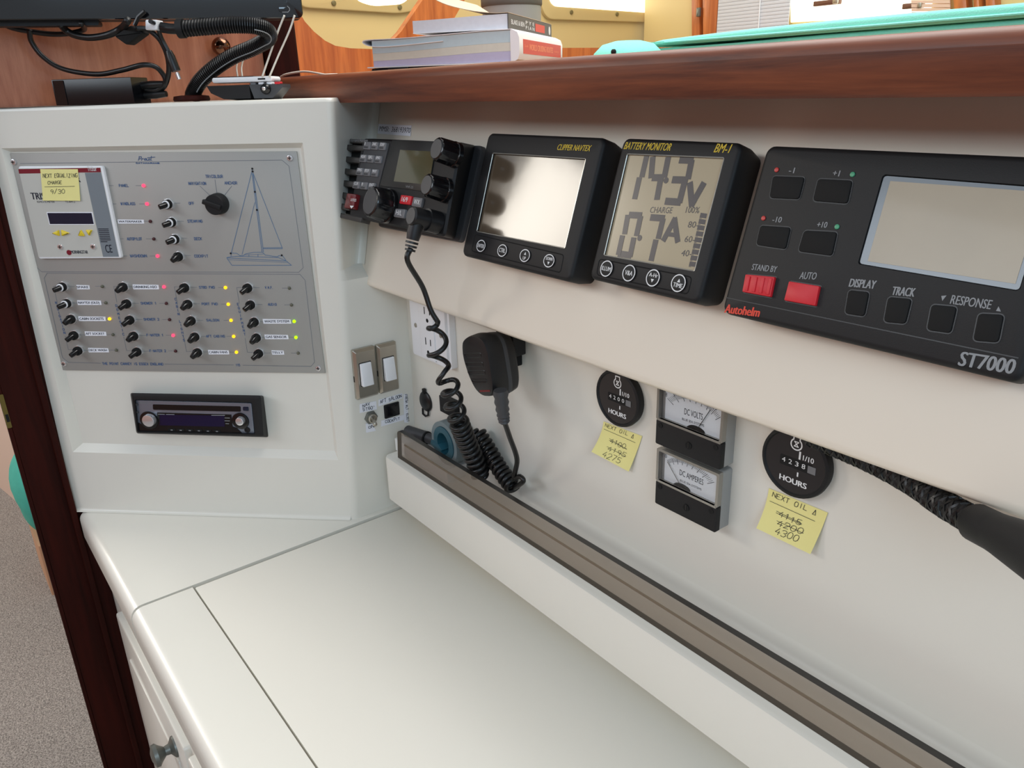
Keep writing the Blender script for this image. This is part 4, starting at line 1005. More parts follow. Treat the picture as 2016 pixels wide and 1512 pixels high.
# side grille: dark backing and slats
gb = MB().prism(roundpoly([mr(206, 345, WR-0.010), mr(345, 348, WR-0.010), mr(262, 955, WR-0.010), mr(104, 935, WR-0.010)], 0.002), 0.012, WR-0.010)
part('grille_back', gb, 'rubber', rd)
sl = [((200, 340), (345, 345), 34), ((168, 385), (322, 395), 44), ((145, 478), (292, 492), 46), ((120, 572), (266, 590), 46), ((100, 665), (248, 685), 48), ((84, 758), (238, 785), 50), ((85, 850), (205, 872), 48), ((108, 932), (300, 975), 40)]
for (xa, ya), (xb, yb), hh in sl:
    pts = [mr(xa, ya), mr(xb, yb), mr(xb-12, yb+hh), mr(xa-4, ya+hh)]
    part('grille_slat', MB().prism(roundpoly(ccw(pts), 0.0012), WR-0.0105, WR+0.0004, 0.0010), 'slat', rd)
# keypad
kb_ = [(335, 366), (520, 378), (425, 760), (240, 730)]
part('keypad_plate', MB().prism([mr(*p) for p in kb_], WR, WR+0.0006, 0.0003), 'grey_d', rd)
keys = [[(540, 175), (672, 180), (808, 187)], [(472, 398), (602, 408), (735, 420)], [(410, 632), (538, 644), (672, 656)], [(352, 868), (484, 882), (620, 895)]]
cap_t = [['1', '2ABC', '3DEF'], ['4GHI', '5JKL', '6MNO'], ['7PRS', '8TUV', '9WXY'], ['CLR', '0', 'ENT']]
for r, row in enumerate(keys):
    for c, (x, y) in enumerate(row):
        wd, hh = 118, 135-r*3
        pts = [mr2(x, y), mr2(x+wd, y+8), mr2(x+wd-26, y+hh+8), mr2(x-26, y+hh-4)]
        kx = part('key', MB().prism(roundpoly(ccw(pts), 0.0012), WR+0.0004, WR+0.0022, 0.0006), 'key', rd)
        kt = MB(); a, b = mr2(x+8, y+62), mr2(x+82, y+66); text(kt, cap_t[r][c], a, b if len(cap_t[r][c]) > 1 else (a[0]+(b[0]-a[0])*(0.1 if cap_t[r][c] == '1' else 0.3), a[1]+(b[1]-a[1])*0.3), 0.0030, WR+0.0022, bold=0.0001)
        part('lettering', kt, 'ink_w', kx)
        k2 = MB(); k2.ribbon([mr2(x-2, y+98), mr2(x+60, y+102)], 0.0018, WR+0.0022); part('legend', k2, 'grey_d', kx)
# screen in a sloped recess
sc_o = [mr(545, 352), mr(905, 366), mr(835, 770), mr(445, 718)]
part('screen_recess', MB().prism(ccw(sc_o), WR, WR+0.0008, 0.0003), 'rubber', rd)
M['lcd_green'] = mat('olive_lcd', (84, 82, 58), 0.12, coat=0.5)
part('screen', MB().prism([mr(612, 432), mr(888, 446), mr(845, 712), mr(560, 685)], WR+0.0008, WR+0.0012), 'lcd_green', rd, label='olive green screen')
part('lettering', text(text(MB(), 'Standard Horizon', mr(205, 362), mr(345, 368), 0.0034, WR+0.0004), 'VHF-25', mr(655, 735), mr(715, 742), 0.0022, WR+0.001), 'ink_g', rd)
for s, pts, m in (('16/9', [(628, 795), (715, 806), (698, 876), (612, 866)], 'red'), ('WX', [(728, 812), (802, 822), (785, 898), (710, 886)], 'key'), ('H/L', [(582, 905), (664, 912), (648, 985), (566, 972)], 'key')):
    k_ = part('key', MB().prism(roundpoly(ccw([mr(*p) for p in pts]), 0.0015), WR, WR+0.0026, 0.0008), m, rd, label='red key' if m == 'red' else None)
    x, y = pts[3]; text_m = MB(); text(text_m, s, mr(x+20, y-18), mr(x+66, y-10), 0.0046, WR+0.0026, bold=0.0001); part('lettering', text_m, 'ink_w', k_)
M['maroon_p'] = mat('maroon_plastic', (106, 22, 26), 0.25)
dc = part('distress_cover', MB().prism(roundpoly(ccw([mr(212, 785), mr(285, 795), mr(262, 915), mr(185, 905)]), 0.002), WR, WR+0.006, 0.002), 'maroon_p', rd, label='dark red distress button cover')
dt = MB(); text(dt, 'DISTRESS', mr(205, 842, WR+0.006), mr(250, 846, WR+0.006), 0.0028, WR+0.006); dt.prism([mr(200, 878, WR+0.006), mr(232, 880, WR+0.006), mr(212, 902, WR+0.006)], WR+0.006, WR+0.0062)
part('lettering', dt, 'ink_w', dc)
def knob(cap, base, rx, wc, name='knob', ribs=14, flare=1.08):
    """cap centre pixel on the plane wc; turned axis along the surface normal"""
    a, b = rf.L(zR(*cap), wc); mb = MB()
    prof = []
    seg_ = 36; rings = []
    for r_, z in ((rx*flare*1.08, WR), (rx*flare*1.08, WR+0.004), (rx*flare, WR+0.0045), (rx*1.02, wc-0.0016), (rx*0.97, wc-0.0005), (rx*0.86, wc)):
        rings.append([((r_+(0.0006*math.cos(ribs*2*math.pi*i/seg_) if WR+0.004 < z < wc-0.001 else 0))*math.cos(2*math.pi*i/seg_), (r_+(0.0006*math.cos(ribs*2*math.pi*i/seg_) if WR+0.004 < z < wc-0.001 else 0))*math.sin(2*math.pi*i/seg_), z) for i in range(seg_)])
    mb.loft(rings); o = part(name, mb, 'black2', rd); o.location = (a, b, 0); 
    c = part('cap', MB().cyl((0, 0), rx*0.84, wc, wc+0.0003, 30), 'grey_d', o, label='matt grey cap'); return o
knob((895, 420), None, 0.0100, WR+0.022, 'volume_knob')
knob((815, 710), None, 0.0098, WR+0.022, 'squelch_knob')
knob((362, 845), None, 0.0148, WR+0.022, 'channel_knob', 18)

# ---------------------------------------------------------------- microphone with coiled cord
M['mic'] = mat('mic_black', (22, 22, 24), 0.42, bump=0.05, bscale=1500)
zM = zoomer(780, 580, 7.562); z6 = zoomer(640, 520, 3.025)
WM = 0.058
fo_px = [(980, 760), (1000, 690), (1070, 635), (1190, 632), (1275, 690), (1330, 800), (1365, 950), (1400, 1150), (1425, 1330), (1420, 1470), (1340, 1510), (1250, 1480), (1160, 1380), (1075, 1200), (1010, 1000), (985, 880)]
loc0 = [BW.L(zM(*p), WM) for p in fo_px]
cx = sum(p[0] for p in loc0)/len(loc0); cy = sum(p[1] for p in loc0)/len(loc0)
mif = BW.sub(cx, cy, 0)
mic = thing('radio_microphone', mif, 'black hand microphone on its wall clip, with a coiled cord to the radio', 'microphone')
fo_ = ccw([(x-cx, y-cy) for x, y in loc0]); fo_ = [tuple(p) for p in smooth([(x, y, 0) for x, y in fo_]+[(fo_[0][0], fo_[0][1], 0)], 3)][:-1]
fo_ = [(p[0], p[1]) for p in fo_]
gx, gy = 0.0, 0.0
def sc_(k, ky=None, dx=0, dy=0): return [(x*k+dx, y*(ky or k)+dy) for x, y in fo_]
def ring3(o, w_): return [(x, y, w_) for x, y in o]
mbm = MB().loft([ring3(sc_(0.80, 0.88, 0, -0.002), 0.022), ring3(sc_(0.98, 1.0, 0, -0.002), 0.026), ring3(sc_(1.03, 1.05, 0, -0.002), 0.032), ring3(sc_(1.04, 1.06, 0, -0.002), 0.0345)])
part('back_shell', mbm, 'mic', mic)
part('grip_band', MB().loft([ring3(sc_(1.04, 1.06, 0, -0.002), 0.0345), ring3(sc_(1.055, 1.07, 0, -0.002), 0.0355), ring3(sc_(1.055, 1.07, 0, -0.002), 0.038), ring3(sc_(1.045, 1.06, 0, -0.0015), 0.039)]), 'grey_d', mic, label='grey rubber band')
mbm = MB().loft([ring3(sc_(1.045, 1.06, 0, -0.0015), 0.039), ring3(sc_(1.05, 1.06), 0.046), ring3(sc_(1.03, 1.03), 0.0545), ring3(sc_(1.0), 0.0575), ring3(sc_(0.93), WM), ring3(sc_(0.6), WM+0.0002)])
part('front_shell', mbm, 'mic', mic)
mm = lambda x, y, w_=WM: mif.L(zM(x, y), w_)
for (xa, ya), (xb, yb), hh in (((1015, 878), (1262, 868), 62), ((1030, 1010), (1290, 1008), 58), ((1065, 1135), (1320, 1130), 55), ((1120, 1262), (1345, 1262), 40)):
    P_ = [mm(xa, ya), mm(xb, yb), mm(xb+6, yb+hh), mm(xa+22, ya+hh)]
    o = roundpoly(ccw(P_), 0.0022); t_ = MB(); t_.tube([(x, y, WM+0.0001) for x, y in o+[o[0]]], 0.0006, 5)
    part('speaker_slot', t_, 'rubber', mic)
tp = mm(1270, 595, 0.048)
part('button', MB().sphere((tp[0], tp[1]-0.0035, 0.0475), 0.0052, sc=(1, 0.5, 0.6)), 'grey_d', mic, label='small grey button on top')
tp = mm(1170, 590, 0.050)
part('button', MB().sphere((tp[0]+0.001, tp[1]-0.0042, 0.0485), 0.0042, sc=(1.1, 0.45, 0.6)), 'maroon_p', mic, label='small dark red button on top')
part('lettering', MB().ribbon([mm(1250, 1436), mm(1395, 1432)], 0.0018, WM+0.0001), 'maroon_p', mic)
part('clip', MB().box(-0.010, 0.010, 0.0, 0.022, 0.006, 0.021, 0.002), 'black', mic)
# plug: base collar, body, elbow, ribs
def inm(p): return mif.loc(p)
def r2w(px, w_): a, b = rf.L(zR(*px), w_); return rf.at(a, b, w_)
cap_c = r2w((690, 960), WR+0.030); nrm = FAS.n
pb_ = MB(); pb_.tube([cap_c-nrm*0.0295, cap_c-nrm*0.0165], [0.0105, 0.0105], 20); pb_.tube([cap_c-nrm*0.0165, cap_c-nrm*0.0163, cap_c-nrm*0.001, cap_c], [0.0105, 0.0088, 0.0088, 0.0076], 20)
elb = cap_c-nrm*0.0075
dn = (-FAS.v+Vector((0, -0.12, -0.25))).normalized()
pb_.tube([elb, elb+dn*0.014, elb+dn*0.0205], [0.0072, 0.0068, 0.0058], 16)
for i in range(3): pb_.tube([elb+dn*(0.022+0.0034*i), elb+dn*(0.024+0.0034*i)], 0.0060-0.0005*i, 14)
part('plug', pb_.xform(inm), 'mic', mic)
part('plug_cap', MB().tube([cap_c-nrm*0.0001, cap_c+nrm*0.0004], 0.0072, 20).xform(inm), 'grey_d', mic, label='matt grey plug face')
# axis of the hanging coil
def ypt(px, y): return hit_axis(px, 1, y)
c0_ = elb+dn*0.028
straight = [c0_, c0_+dn*0.012, ypt((832, 565), 0.372), ypt((848, 610), 0.376), ypt((862, 634), 0.380)]
ax1 = [ypt(p, y) for p, y in (((862, 634), 0.385), ((861, 680), 0.387), ((866, 722), 0.390), ((884, 757), 0.394), ((893, 795), 0.400), ((905, 835), 0.409), ((918, 868), 0.419), ((935, 905), 0.4275), ((950, 942), 0.4335))]
ax1 = smooth(ax1, 24)
def coil(axis, turns_fn, r, phase):
    L_ = [0.0]
    for a, b in zip(axis[:-1], axis[1:]): L_.append(L_[-1]+(b-a).length)
    tot = L_[-1]; N = 900; pts = []
    e1p = None; th_ = phase
    for i in range(N+1):
        s = i/N; d = s*tot
        k = min(range(len(L_)), key=lambda j: abs(L_[j]-d)) if False else None
        j = 0
        while j < len(L_)-2 and L_[j+1] < d: j += 1
        t = (d-L_[j])/max(L_[j+1]-L_[j], 1e-9); P_ = axis[j].lerp(axis[j+1], t)
        T = (axis[min(j+2, len(axis)-1)]-axis[max(j-1, 0)]).normalized()
        if e1p is None: e1p = Vector((1, 0, 0))
        e1p = (e1p-T*e1p.dot(T)).normalized(); e2 = T.cross(e1p)
        th_ = phase+2*math.pi*turns_fn(s)
        rr = r*min(1, 0.15+s*40)*min(1, 0.15+(1-s)*40)
        pts.append(P_+(e1p*math.cos(th_)+e2*math.sin(th_))*rr)
    return pts
tf1 = lambda s: 2.0*s/0.30 if s < 0.30 else (2.0+3.6*(s-0.30)/0.30 if s < 0.60 else 5.6+11.5*(s-0.60)/0.40)
co1 = coil(ax1, tf1, 0.0088, 0.6)
mid = [ypt((955, 935), 0.436), ypt((946, 900), 0.441), ypt((936, 862), 0.444), ypt((938, 848), 0.445)]
ax2 = smooth([ypt((938, 848), 0.445), ypt((958, 880), 0.446), ypt((985, 925), 0.446), ypt((1012, 962), 0.445)], 24)
co2 = coil(ax2, lambda s: 13*s, 0.0072, 0.0)
tail = [ypt((1030, 948), 0.437), ypt((1024, 938), 0.438), ypt((1012, 940), 0.440), ypt((1018, 905), 0.430), ypt((1004, 862), 0.418), ypt((993, 830), 0.408)]
cord = smooth(straight, 6)+co1[2:]+smooth([co1[-1]]+mid+[co2[0]], 4)[1:]+co2[1:]+smooth([co2[-1]]+tail, 8)[1:]
part('coiled_cord', MB().tube(cord, 0.0026, 8).xform(inm), 'rubber', mic, label='glossy black coiled cord', angle=3)
sr = [ypt((993, 832), 0.408), ypt((990, 812), 0.406), ypt((985, 768), 0.404)]
srm = MB().tube(smooth(sr, 6), [0.0042+0.0012*(i % 2)+0.0002*i for i in range(13)], 12)
part('strain_relief', srm.xform(inm), 'grey_d', mic, label='ribbed grey strain relief')
brf = BW.sub(*BW.L(zM(1680, 800), 0.003), 0.0)
bp_ = [brf.L(zM(*p), 0.006) for p in ((1480, 500), (1795, 600), (1795, 1070), (1500, 950))]
solo('microphone_bracket', MB().prism([(bp_[0][0], -0.004+bp_[0][1]*0), (bp_[1][0], bp_[1][1]), (bp_[2][0], bp_[2][1]), (bp_[3][0], bp_[3][1])] if False else rrect(bp_[0][0], bp_[1][0], bp_[2][1], min(bp_[1][1], -0.219-brf.o.z), 0.002), 0.0001, 0.006, 0.001), 'blackm', brf, 'black bracket plate on the recess wall behind the hand microphone', 'bracket')

# ---------------------------------------------------------------- power outlet, switches and labels at the recess corner
qo = [BW.L(z6(*p), 0.010) for p in ((508, 195), (725, 300), (725, 605), (525, 530))]
ox0, ox1, oy0 = (qo[0][0]+qo[3][0])/2, (qo[1][0]+qo[2][0])/2, qo[3][1]
of = BW.sub((ox0+ox1)/2, -0.262, 0.0)
ou = thing('power_outlet', of, 'white double power outlet on a surface box, high in the recess corner', 'outlet')
oy0 += 0.262; hw = (ox1-ox0)/2
part('box', MB().box(-hw+0.001, hw+0.004, oy0-0.001, 0.0455, 0.0002, 0.008, 0.003), 'white', ou)
part('face_plate', MB().box(-hw, hw, oy0, 0.045, 0.008, 0.0115, 0.003, 0.0015), 'white', ou)
mo = lambda x, y, w_=0.0115: of.L(zM(x, y), w_)
i0, i1 = mo(365, 500)[0], mo(580, 600)[0]
part('insert', MB().box(i0, i1, mo(480, 950)[1], 0.040, 0.0115, 0.0135, 0.002, 0.0008), 'white', ou)
for x, y, hh, ww in ((418, 235, 0.0085, 0.0016), (495, 262, 0.0075, 0.0016), (440, 690, 0.0085, 0.0016), (512, 720, 0.0075, 0.0016)):
    a, b = mo(x, y, 0.0135); part('slot', MB().box(a-ww/2, a+ww/2, b-hh/2, b+hh/2, 0.0134, 0.0137), 'blackm', ou)
for x, y in ((462, 388), (478, 860)):
    a, b = mo(x, y, 0.0135); part('ground_hole', MB().cyl((a, b), 0.0024, 0.0134, 0.0137, 14), 'blackm', ou)
for x, y in ((292, 455), (665, 612)):
    a, b = mo(x, y); o = part('screw', MB().lathe([(0.0028, 0), (0.0026, 0.0008), (0.001, 0.0012)], seg=14), 'nickel', ou); o.location = (a, b, 0.0114)

z8 = zoomer(680, 660, 7.561)
def swl(x, y, w_=0.0): return SW.L(z8(x, y), w_)
for i, (pq, rq_, lb) in enumerate((([(78, 228), (425, 160), (498, 878), (190, 958)], [(212, 436), (360, 396), (422, 716), (250, 758)], 'brushed metal light switch with white rocker, the left one of the pair'),
                                   ([(432, 152), (745, 88), (800, 790), (540, 872)], [(560, 356), (702, 318), (762, 636), (596, 676)], 'brushed metal light switch with white rocker, the right one of the pair'))):
    L_ = [swl(*p, 0.004) for p in pq]; x0, x1, y0, y1 = qrect(L_)
    f_ = SW.sub((x0+x1)/2, (y0+y1)/2, 0.0002); hx, hy = (x1-x0)/2, (y1-y0)/2
    t = thing('light_switch', f_, lb, 'switch', 'light switches beside the panel')
    part('plate', MB().loft([ring3(rrect(-hx, hx, -hy, hy, 0.0015), 0), ring3(rrect(-hx, hx, -hy, hy, 0.0015), 0.004), ring3(rrect(-hx+0.0025, hx-0.0025, -hy+0.003, hy-0.003, 0.0012), 0.0075)]), 'nickel', t, angle=0.4)
    r_ = [f_.L(z8(*p), 0.009) for p in rq_]; a0, a1, b0, b1 = qrect(r_)
    part('rocker_surround', MB().box(a0-0.0008, a1+0.0008, b0-0.0008, b1+0.0008, 0.0074, 0.0079, 0.0008), 'blackm', t)
    rk = MB().loft([ring3(rrect(a0, a1, b0, b1, 0.0008), 0.0075), [(x, y, 0.0095+0.0035*(b1-y)/(b1-b0)) for x, y in rrect(a0, a1, b0, b1, 0.0008)], [(x, y, 0.0102+0.0035*(b1-y)/(b1-b0)) for x, y in rrect(a0+0.0008, a1-0.0008, b0+0.0008, b1-0.0008, 0.0006)]])
    part('rocker', rk, 'white', t, label='white rocker')
    part('side_slot', MB().box(-hx-0.0002, -hx+0.0012, -hy*0.28, -hy*0.05, 0.001, 0.0032), 'blackm', t)
zL = zoomer(690, 760, 15.117)
def paper(pts, label, words, cat='label'):
    L_ = [SW.L(zL(*p), 0.0004) for p in pts]; x0, x1, y0, y1 = qrect(L_)
    f_ = SW.sub((x0+x1)/2, (y0+y1)/2, 0.0001); t = thing('paper_label', f_, label, cat, 'handwritten labels beside the light switches')
    q = [(p[0]-(x0+x1)/2, p[1]-(y0+y1)/2) for p in L_]
    part('sheet', MB().prism(ccw(q), 0.0, 0.0004), 'paper', t)
    ink = MB()
    for s, a, b, cap_px in words:
        A_, B_ = f_.L(zL(*a), 0.0004), f_.L(zL(*b), 0.0004); C_ = f_.L(zL(a[0], a[1]-cap_px), 0.0004)
        if abs(B_[0]-A_[0]) > abs(B_[1]-A_[1]): strokes(ink, s, A_, B_, C_[1]-A_[1], 0.00045, 0.0006, 0.25)
        else:
            m_ = MB(); ln2 = math.hypot(B_[0]-A_[0], B_[1]-A_[1]); strokes(m_, s, (0, 0), (ln2, 0), 0.0030, 0, 0.0005, 0.2)
            m_.xform(lambda p: (A_[0]+p[1], A_[1]-p[0], 0.00045+p[2])); 
            base = len(ink.v); ink.v += m_.v; ink.f += [tuple(i+base for i in f) for f in m_.f]; ink.m += m_.m
    part('handwriting', ink, 'ink', t)
paper([(275, 540), (765, 445), (785, 690), (275, 805)], 'white paper label reading NAV ST60 above the small metal toggle', [('NAV', (365, 635), (570, 565), 80), ("ST60'", (375, 750), (735, 660), 90)])
paper([(455, 1120), (640, 1085), (755, 1330), (470, 1390)], 'small white paper label reading ON below the metal toggle', [('ON', (535, 1260), (700, 1225), 75)])
paper([(835, 410), (1545, 215), (1545, 355), (835, 605)], 'white paper label reading AFT SALOON above the black square switch', [('AFT SALOON', (885, 520), (1520, 330), 95)])
paper([(915, 1030), (1600, 850), (1610, 1005), (915, 1205)], 'white paper label reading COCKPIT below the black square switch', [('COCKPIT', (1035, 1110), (1465, 995), 80)])
paper([(1580, 240), (1695, 235), (1715, 1090), (1600, 1085)], 'narrow white paper label with writing running downwards beside the black square switch', [('FRESH ALT. ELECT', (1622, 265), (1650, 1075), 60)])
tgf = SW.sub(*SW.L(zL(610, 935), 0.001), 0.0002)
tg_ = thing('toggle_switch', tgf, 'small bare metal toggle switch between the two paper labels NAV and ON', 'switch')
part('nut', MB().prism([(0.0088*math.cos(math.radians(60*k)), 0.0088*math.sin(math.radians(60*k))) for k in range(6)], 0, 0.003, 0.0008), 'pewter', tg_)
part('bushing', MB().lathe([(0.0058, 0.003), (0.0058, 0.006), (0.0045, 0.0065), (0.0040, 0.005)], seg=20), 'nickel', tg_)
tipl = tgf.loc(hitp(zL(735, 1150), SW.at(0, 0, 0.018), SW.n))
part('lever', MB().tube([(0, 0, 0.005), (tipl[0]*0.5, tipl[1]*0.5, 0.012), tipl, (tipl[0]*1.06, tipl[1]*1.06, 0.0188)], [0.0018, 0.0021, 0.0027, 0.0012], 12), 'nickel', tg_)
sqf = SW.sub(*SW.L(zL(1240, 725), 0.002), 0.0002)
sq_ = [sqf.L(zL(*p), 0.0015) for p in ((1000, 580), (1445, 470), (1480, 860), (1035, 975))]
st_ = thing('selector_switch', sqf, 'flat black square selector switch between the AFT SALOON and COCKPIT labels', 'switch')
x0, x1, y0, y1 = qrect(sq_)
part('bezel', MB().box(x0, x1, y0, y1, 0, 0.0016, 0.0012, 0.0005), 'black', st_)
part('rocker', MB().box(x0+0.002, x1-0.002, y0+0.002, y1-0.002, 0.0016, 0.0028, 0.001, 0.0006), 'black2', st_)
# capped socket
sk = BW.sub(*BW.L(z8(1180, 990), 0.003), 0.0002)
kt_ = thing('capped_socket', sk, 'small round black socket cap with a flap on the recess wall', 'socket')
ms_ = lambda x, y, w_=0.003: sk.L(z8(x, y), w_)
part('cap', MB().lathe([(0.0128, 0), (0.0128, 0.002), (0.0110, 0.0036), (0.004, 0.0042)], seg=28), 'rubber', kt_)
part('tab', MB().box(-0.0025, 0.0025, 0.011, 0.0175, 0.001, 0.0045, 0.0012, 0.0008), 'rubber', kt_)
lp = [ms_(1150, 1085, 0.002), ms_(1155, 1170, 0.002), ms_(1195, 1205, 0.002), ms_(1232, 1190, 0.002), ms_(1235, 1100, 0.002)]
part('strap', MB().tube([(x, y, 0.002) for x, y in lp], 0.0013, 6), 'rubber', kt_)
dpf = BW.sub(*BW.L(z6(730, 850), 0.004), 0.0002)
dq = [dpf.L(z6(*p), 0.006) for p in ((680, 785), (775, 815), (775, 905), (690, 890))]; x0, x1, y0, y1 = qrect(dq)
solo('junction_box', MB().box(x0, x1, y0, y1, 0, 0.007, 0.0015, 0.001), 'black', dpf, 'small flat black box on the recess wall behind the coiled cord', 'junction box')
# MMSI label
lf = FAS.sub(*FAS.L((777, 256), 0.0004), 0.0002)
lq = [lf.L(p, 0.0004) for p in ((745, 244), (810, 247), (808, 268), (743, 263))]
mt_ = thing('number_label', lf, 'printed white label with a long number above the radio', 'label')
part('tape', MB().prism(ccw(lq), 0, 0.0004), 'paper', mt_)
hgt = lq[0][1]-lq[3][1]
part('lettering', text(MB(), 'MMSI:  368193970', (lq[3][0]+0.003, lq[3][1]+hgt*0.28), (lq[2][0]-0.002, lq[2][1]+hgt*0.30), hgt*0.5, 0.0004), 'ink', mt_)

# ---------------------------------------------------------------- gauges on the recess wall
def hour_meter(cpx, rpx, zz, digits, label):
    a, b = BW.L(cpx, 0.006); a2, b2 = BW.L((cpx[0], cpx[1]-rpx), 0.006); r = b2-b
    f_ = BW.sub(a, b, 0.0002); t = thing('hour_meter', f_, label, 'hour meter', 'round hour meters')
    part('bezel', MB().lathe([(r*0.94, 0), (r*0.98, 0.0045), (r*0.955, 0.007), (r*0.88, 0.0078), (r*0.845, 0.0065)], seg=48), 'black', t)
    part('dial', MB().cyl((0, 0), r*0.85, 0.004, 0.0066, 48), 'dial_black', t)
    part('window', MB().box(-r*0.42, r*0.5, -r*0.16, r*0.12, 0.0066, 0.0067, 0.001), 'blackm', t)
    w_ = MB(); zt = 0.0066
    text(w_, 'HOURS', (-r*0.38, -r*0.60), (r*0.40, -r*0.60), r*0.155, zt, bold=0.00025)
    for i, ch in enumerate(digits): text(w_, ch, (-r*0.36+i*r*0.19, -r*0.07), (-r*0.26+i*r*0.19, -r*0.07), r*0.13, zt+0.0001)
    text(w_, '1/10', (r*0.22, r*0.16), (r*0.52, r*0.16), r*0.14, zt, bold=0.0001)
    w_.prism([(r*0.10, r*0.14), (r*0.15, r*0.14), (r*0.15, r*0.36), (r*0.10, r*0.36)], zt, zt+0.0001); w_.prism([(r*0.10, -r*0.35), (r*0.14, -r*0.35), (r*0.14, -r*0.23), (r*0.10, -r*0.23)], zt, zt+0.0001)
    ic = [(0.155*r*math.cos(a_), r*0.52+0.15*r*math.sin(a_)) for a_ in [math.radians(125+k*290/18) for k in range(19)]]
    w_.ribbon(ic, r*0.035, zt); w_.ribbon([ic[0], (-r*0.09, r*0.75), (r*0.09, r*0.75), ic[-1]], r*0.035, zt)
    w_.ribbon([(-r*0.06, r*0.59), (r*0.06, r*0.59), (-r*0.06, r*0.46), (r*0.06, r*0.46), (-r*0.06, r*0.59)], r*0.025, zt)
    part('lettering', w_, 'ink_w', t)
    part('tenths_wheel', MB().box(r*0.38, r*0.60, -r*0.13, r*0.07, 0.0067, 0.0069), 'key', t)
    return t
M['dial_black'] = mat('gloss_dial', (14, 14, 20), 0.12, coat=0.8)
hour_meter(z1(354, 384), 58, z1, '4200', 'black round hour meter on the recess wall, left of the two analogue meters')
hour_meter(z2(383, 401), 73, z2, '4238', 'black round hour meter on the recess wall, right of the two analogue meters')
M['dial_white'] = mat('white_dial', (226, 232, 236), 0.5); M['case_grey'] = mat('grey_meter_case', (150, 150, 148), 0.4); M['clear'] = glass('clear_cover', (1, 1, 1), 1.2, 0.02)
def panel_meter(quad, dialq, splitl, splitr, ndl, words, nums, label, zz, ticks):
    D = 0.016
    L_ = [BW.L(zz(*p), D) for p in quad]; x0, x1, y0, y1 = qrect(L_); cx_, cy_ = (x0+x1)/2, (y0+y1)/2
    y1 = min(y1, -0.2175)
    f_ = BW.sub(cx_, cy_, 0.0002); t = thing('panel_meter', f_, label, 'meter', 'square analogue meters'); hx, hy = (x1-x0)/2, (y1-cy_)
    hyb = cy_-y0; m2 = lambda x, y, w_=D: f_.L(zz(x, y), w_)
    part('case', MB().box(-hx, hx, -hyb, hy, 0, D-0.005, 0.002), 'case_grey', t)
    ys = (m2(*splitl)[1]+m2(*splitr)[1])/2
    part('lower_cover', MB().box(-hx, hx, -hyb, ys, D-0.005, D, 0.0015, 0.0008), 'black', t)
    part('cover_edge', MB().box(-hx+0.001, hx-0.001, ys-0.0006, ys+0.0012, D-0.002, D+0.0003), 'edge', t, label='bright cover edge')
    part('dial', MB().box(-hx+0.0055, hx-0.003, ys+0.001, hy-0.0035, D-0.005, D-0.0042), 'dial_white', t, label='white dial')
    part('dial_surround', frame_ring(MB(), rrect(-hx, hx, ys, hy, 0.0012), rrect(-hx+0.0022, hx-0.0022, ys+0.0012, hy-0.0022, 0.0012), D-0.005, D, D-0.004), 'edge', t)
    tk = MB(); zt = D-0.0042; pc = m2(*ndl[0], zt); 
    A_, B_ = m2(*ticks[0], zt), m2(*ticks[1], zt)
    r0 = math.hypot(A_[0]-pc[0], A_[1]-pc[1]); t0 = math.atan2(A_[1]-pc[1], A_[0]-pc[0]); t1 = math.atan2(B_[1]-pc[1], B_[0]-pc[0]); r1 = math.hypot(B_[0]-pc[0], B_[1]-pc[1]); n_ = ticks[2]
    for i in range(n_+1):
        s = i/n_; a_ = t0+(t1-t0)*s; r_ = (r0+(r1-r0)*s)*(1-0.12*math.sin(math.pi*s)); big = i % 5 == 0
        tk.ribbon([(pc[0]+r_*(0.80 if big else 0.87)*math.cos(a_), pc[1]+r_*(0.80 if big else 0.87)*math.sin(a_)), (pc[0]+r_*math.cos(a_), pc[1]+r_*math.sin(a_))], 0.00042 if big else 0.00026, zt)
    for s, a, b, cp in words+nums: text(tk, s, m2(*a, zt), m2(*b, zt), cp, zt)
    part('lettering', tk, 'ink', t)
    nd = MB(); nd.ribbon([m2(*ndl[0], zt+0.001), m2(*ndl[1], zt+0.001)], 0.0006, zt+0.001); part('needle', nd, 'black2', t)
    pq = m2(*ndl[0], zt); part('pivot_cover', MB().prism([(pq[0]+0.0085*math.cos(a_), ys+0.001+0.0036*math.sin(a_)) for a_ in [math.pi*k/10 for k in range(11)]], zt, zt+0.0012), 'blackm', t)
    part('glass', MB().box(-hx+0.002, hx-0.002, ys+0.001, hy-0.002, D-0.0012, D-0.0008), 'clear', t)
    for a_ in (-hx+0.005, hx-0.005):
        o = part('screw', MB().lathe([(0.0022, 0), (0.0022, 0.0004), (0.0012, 0.0002)], seg=12), 'blackm', t); o.location = (a_, ys-0.0045, D)
    part('adjuster', MB().lathe([(0.0030, 0.0), (0.0030, 0.0006), (0.0022, 0.0004)], (0.002, (ys-hyb)/2-0.001), 16).xform(lambda p: (p[0], p[1], p[2]+D)), 'blackm', t)
    sl_ = MB().box(0.0016, 0.0024, (ys-hyb)/2-0.003, (ys-hyb)/2+0.002, D+0.0003, D+0.0007); part('adjuster_slot', sl_, 'rubber', t)
panel_meter([(672, 275), (1198, 465), (1185, 958), (655, 758)], None, (660, 553), (1182, 745), ((985, 645), (1098, 478)), [('DC VOLTS', (888, 512), (1035, 560), 0.0052), ('BLUE SEA SYSTEMS', (870, 558), (1048, 616), 0.0020)], [('8', (737, 368), (750, 372), 0.0032), ('9', (800, 372), (813, 376), 0.0032), ('15', (1122, 470), (1152, 482), 0.0032)], 'square meter marked DC VOLTS, the upper of the two analogue meters', z1, ((755, 386), (1180, 535), 40))
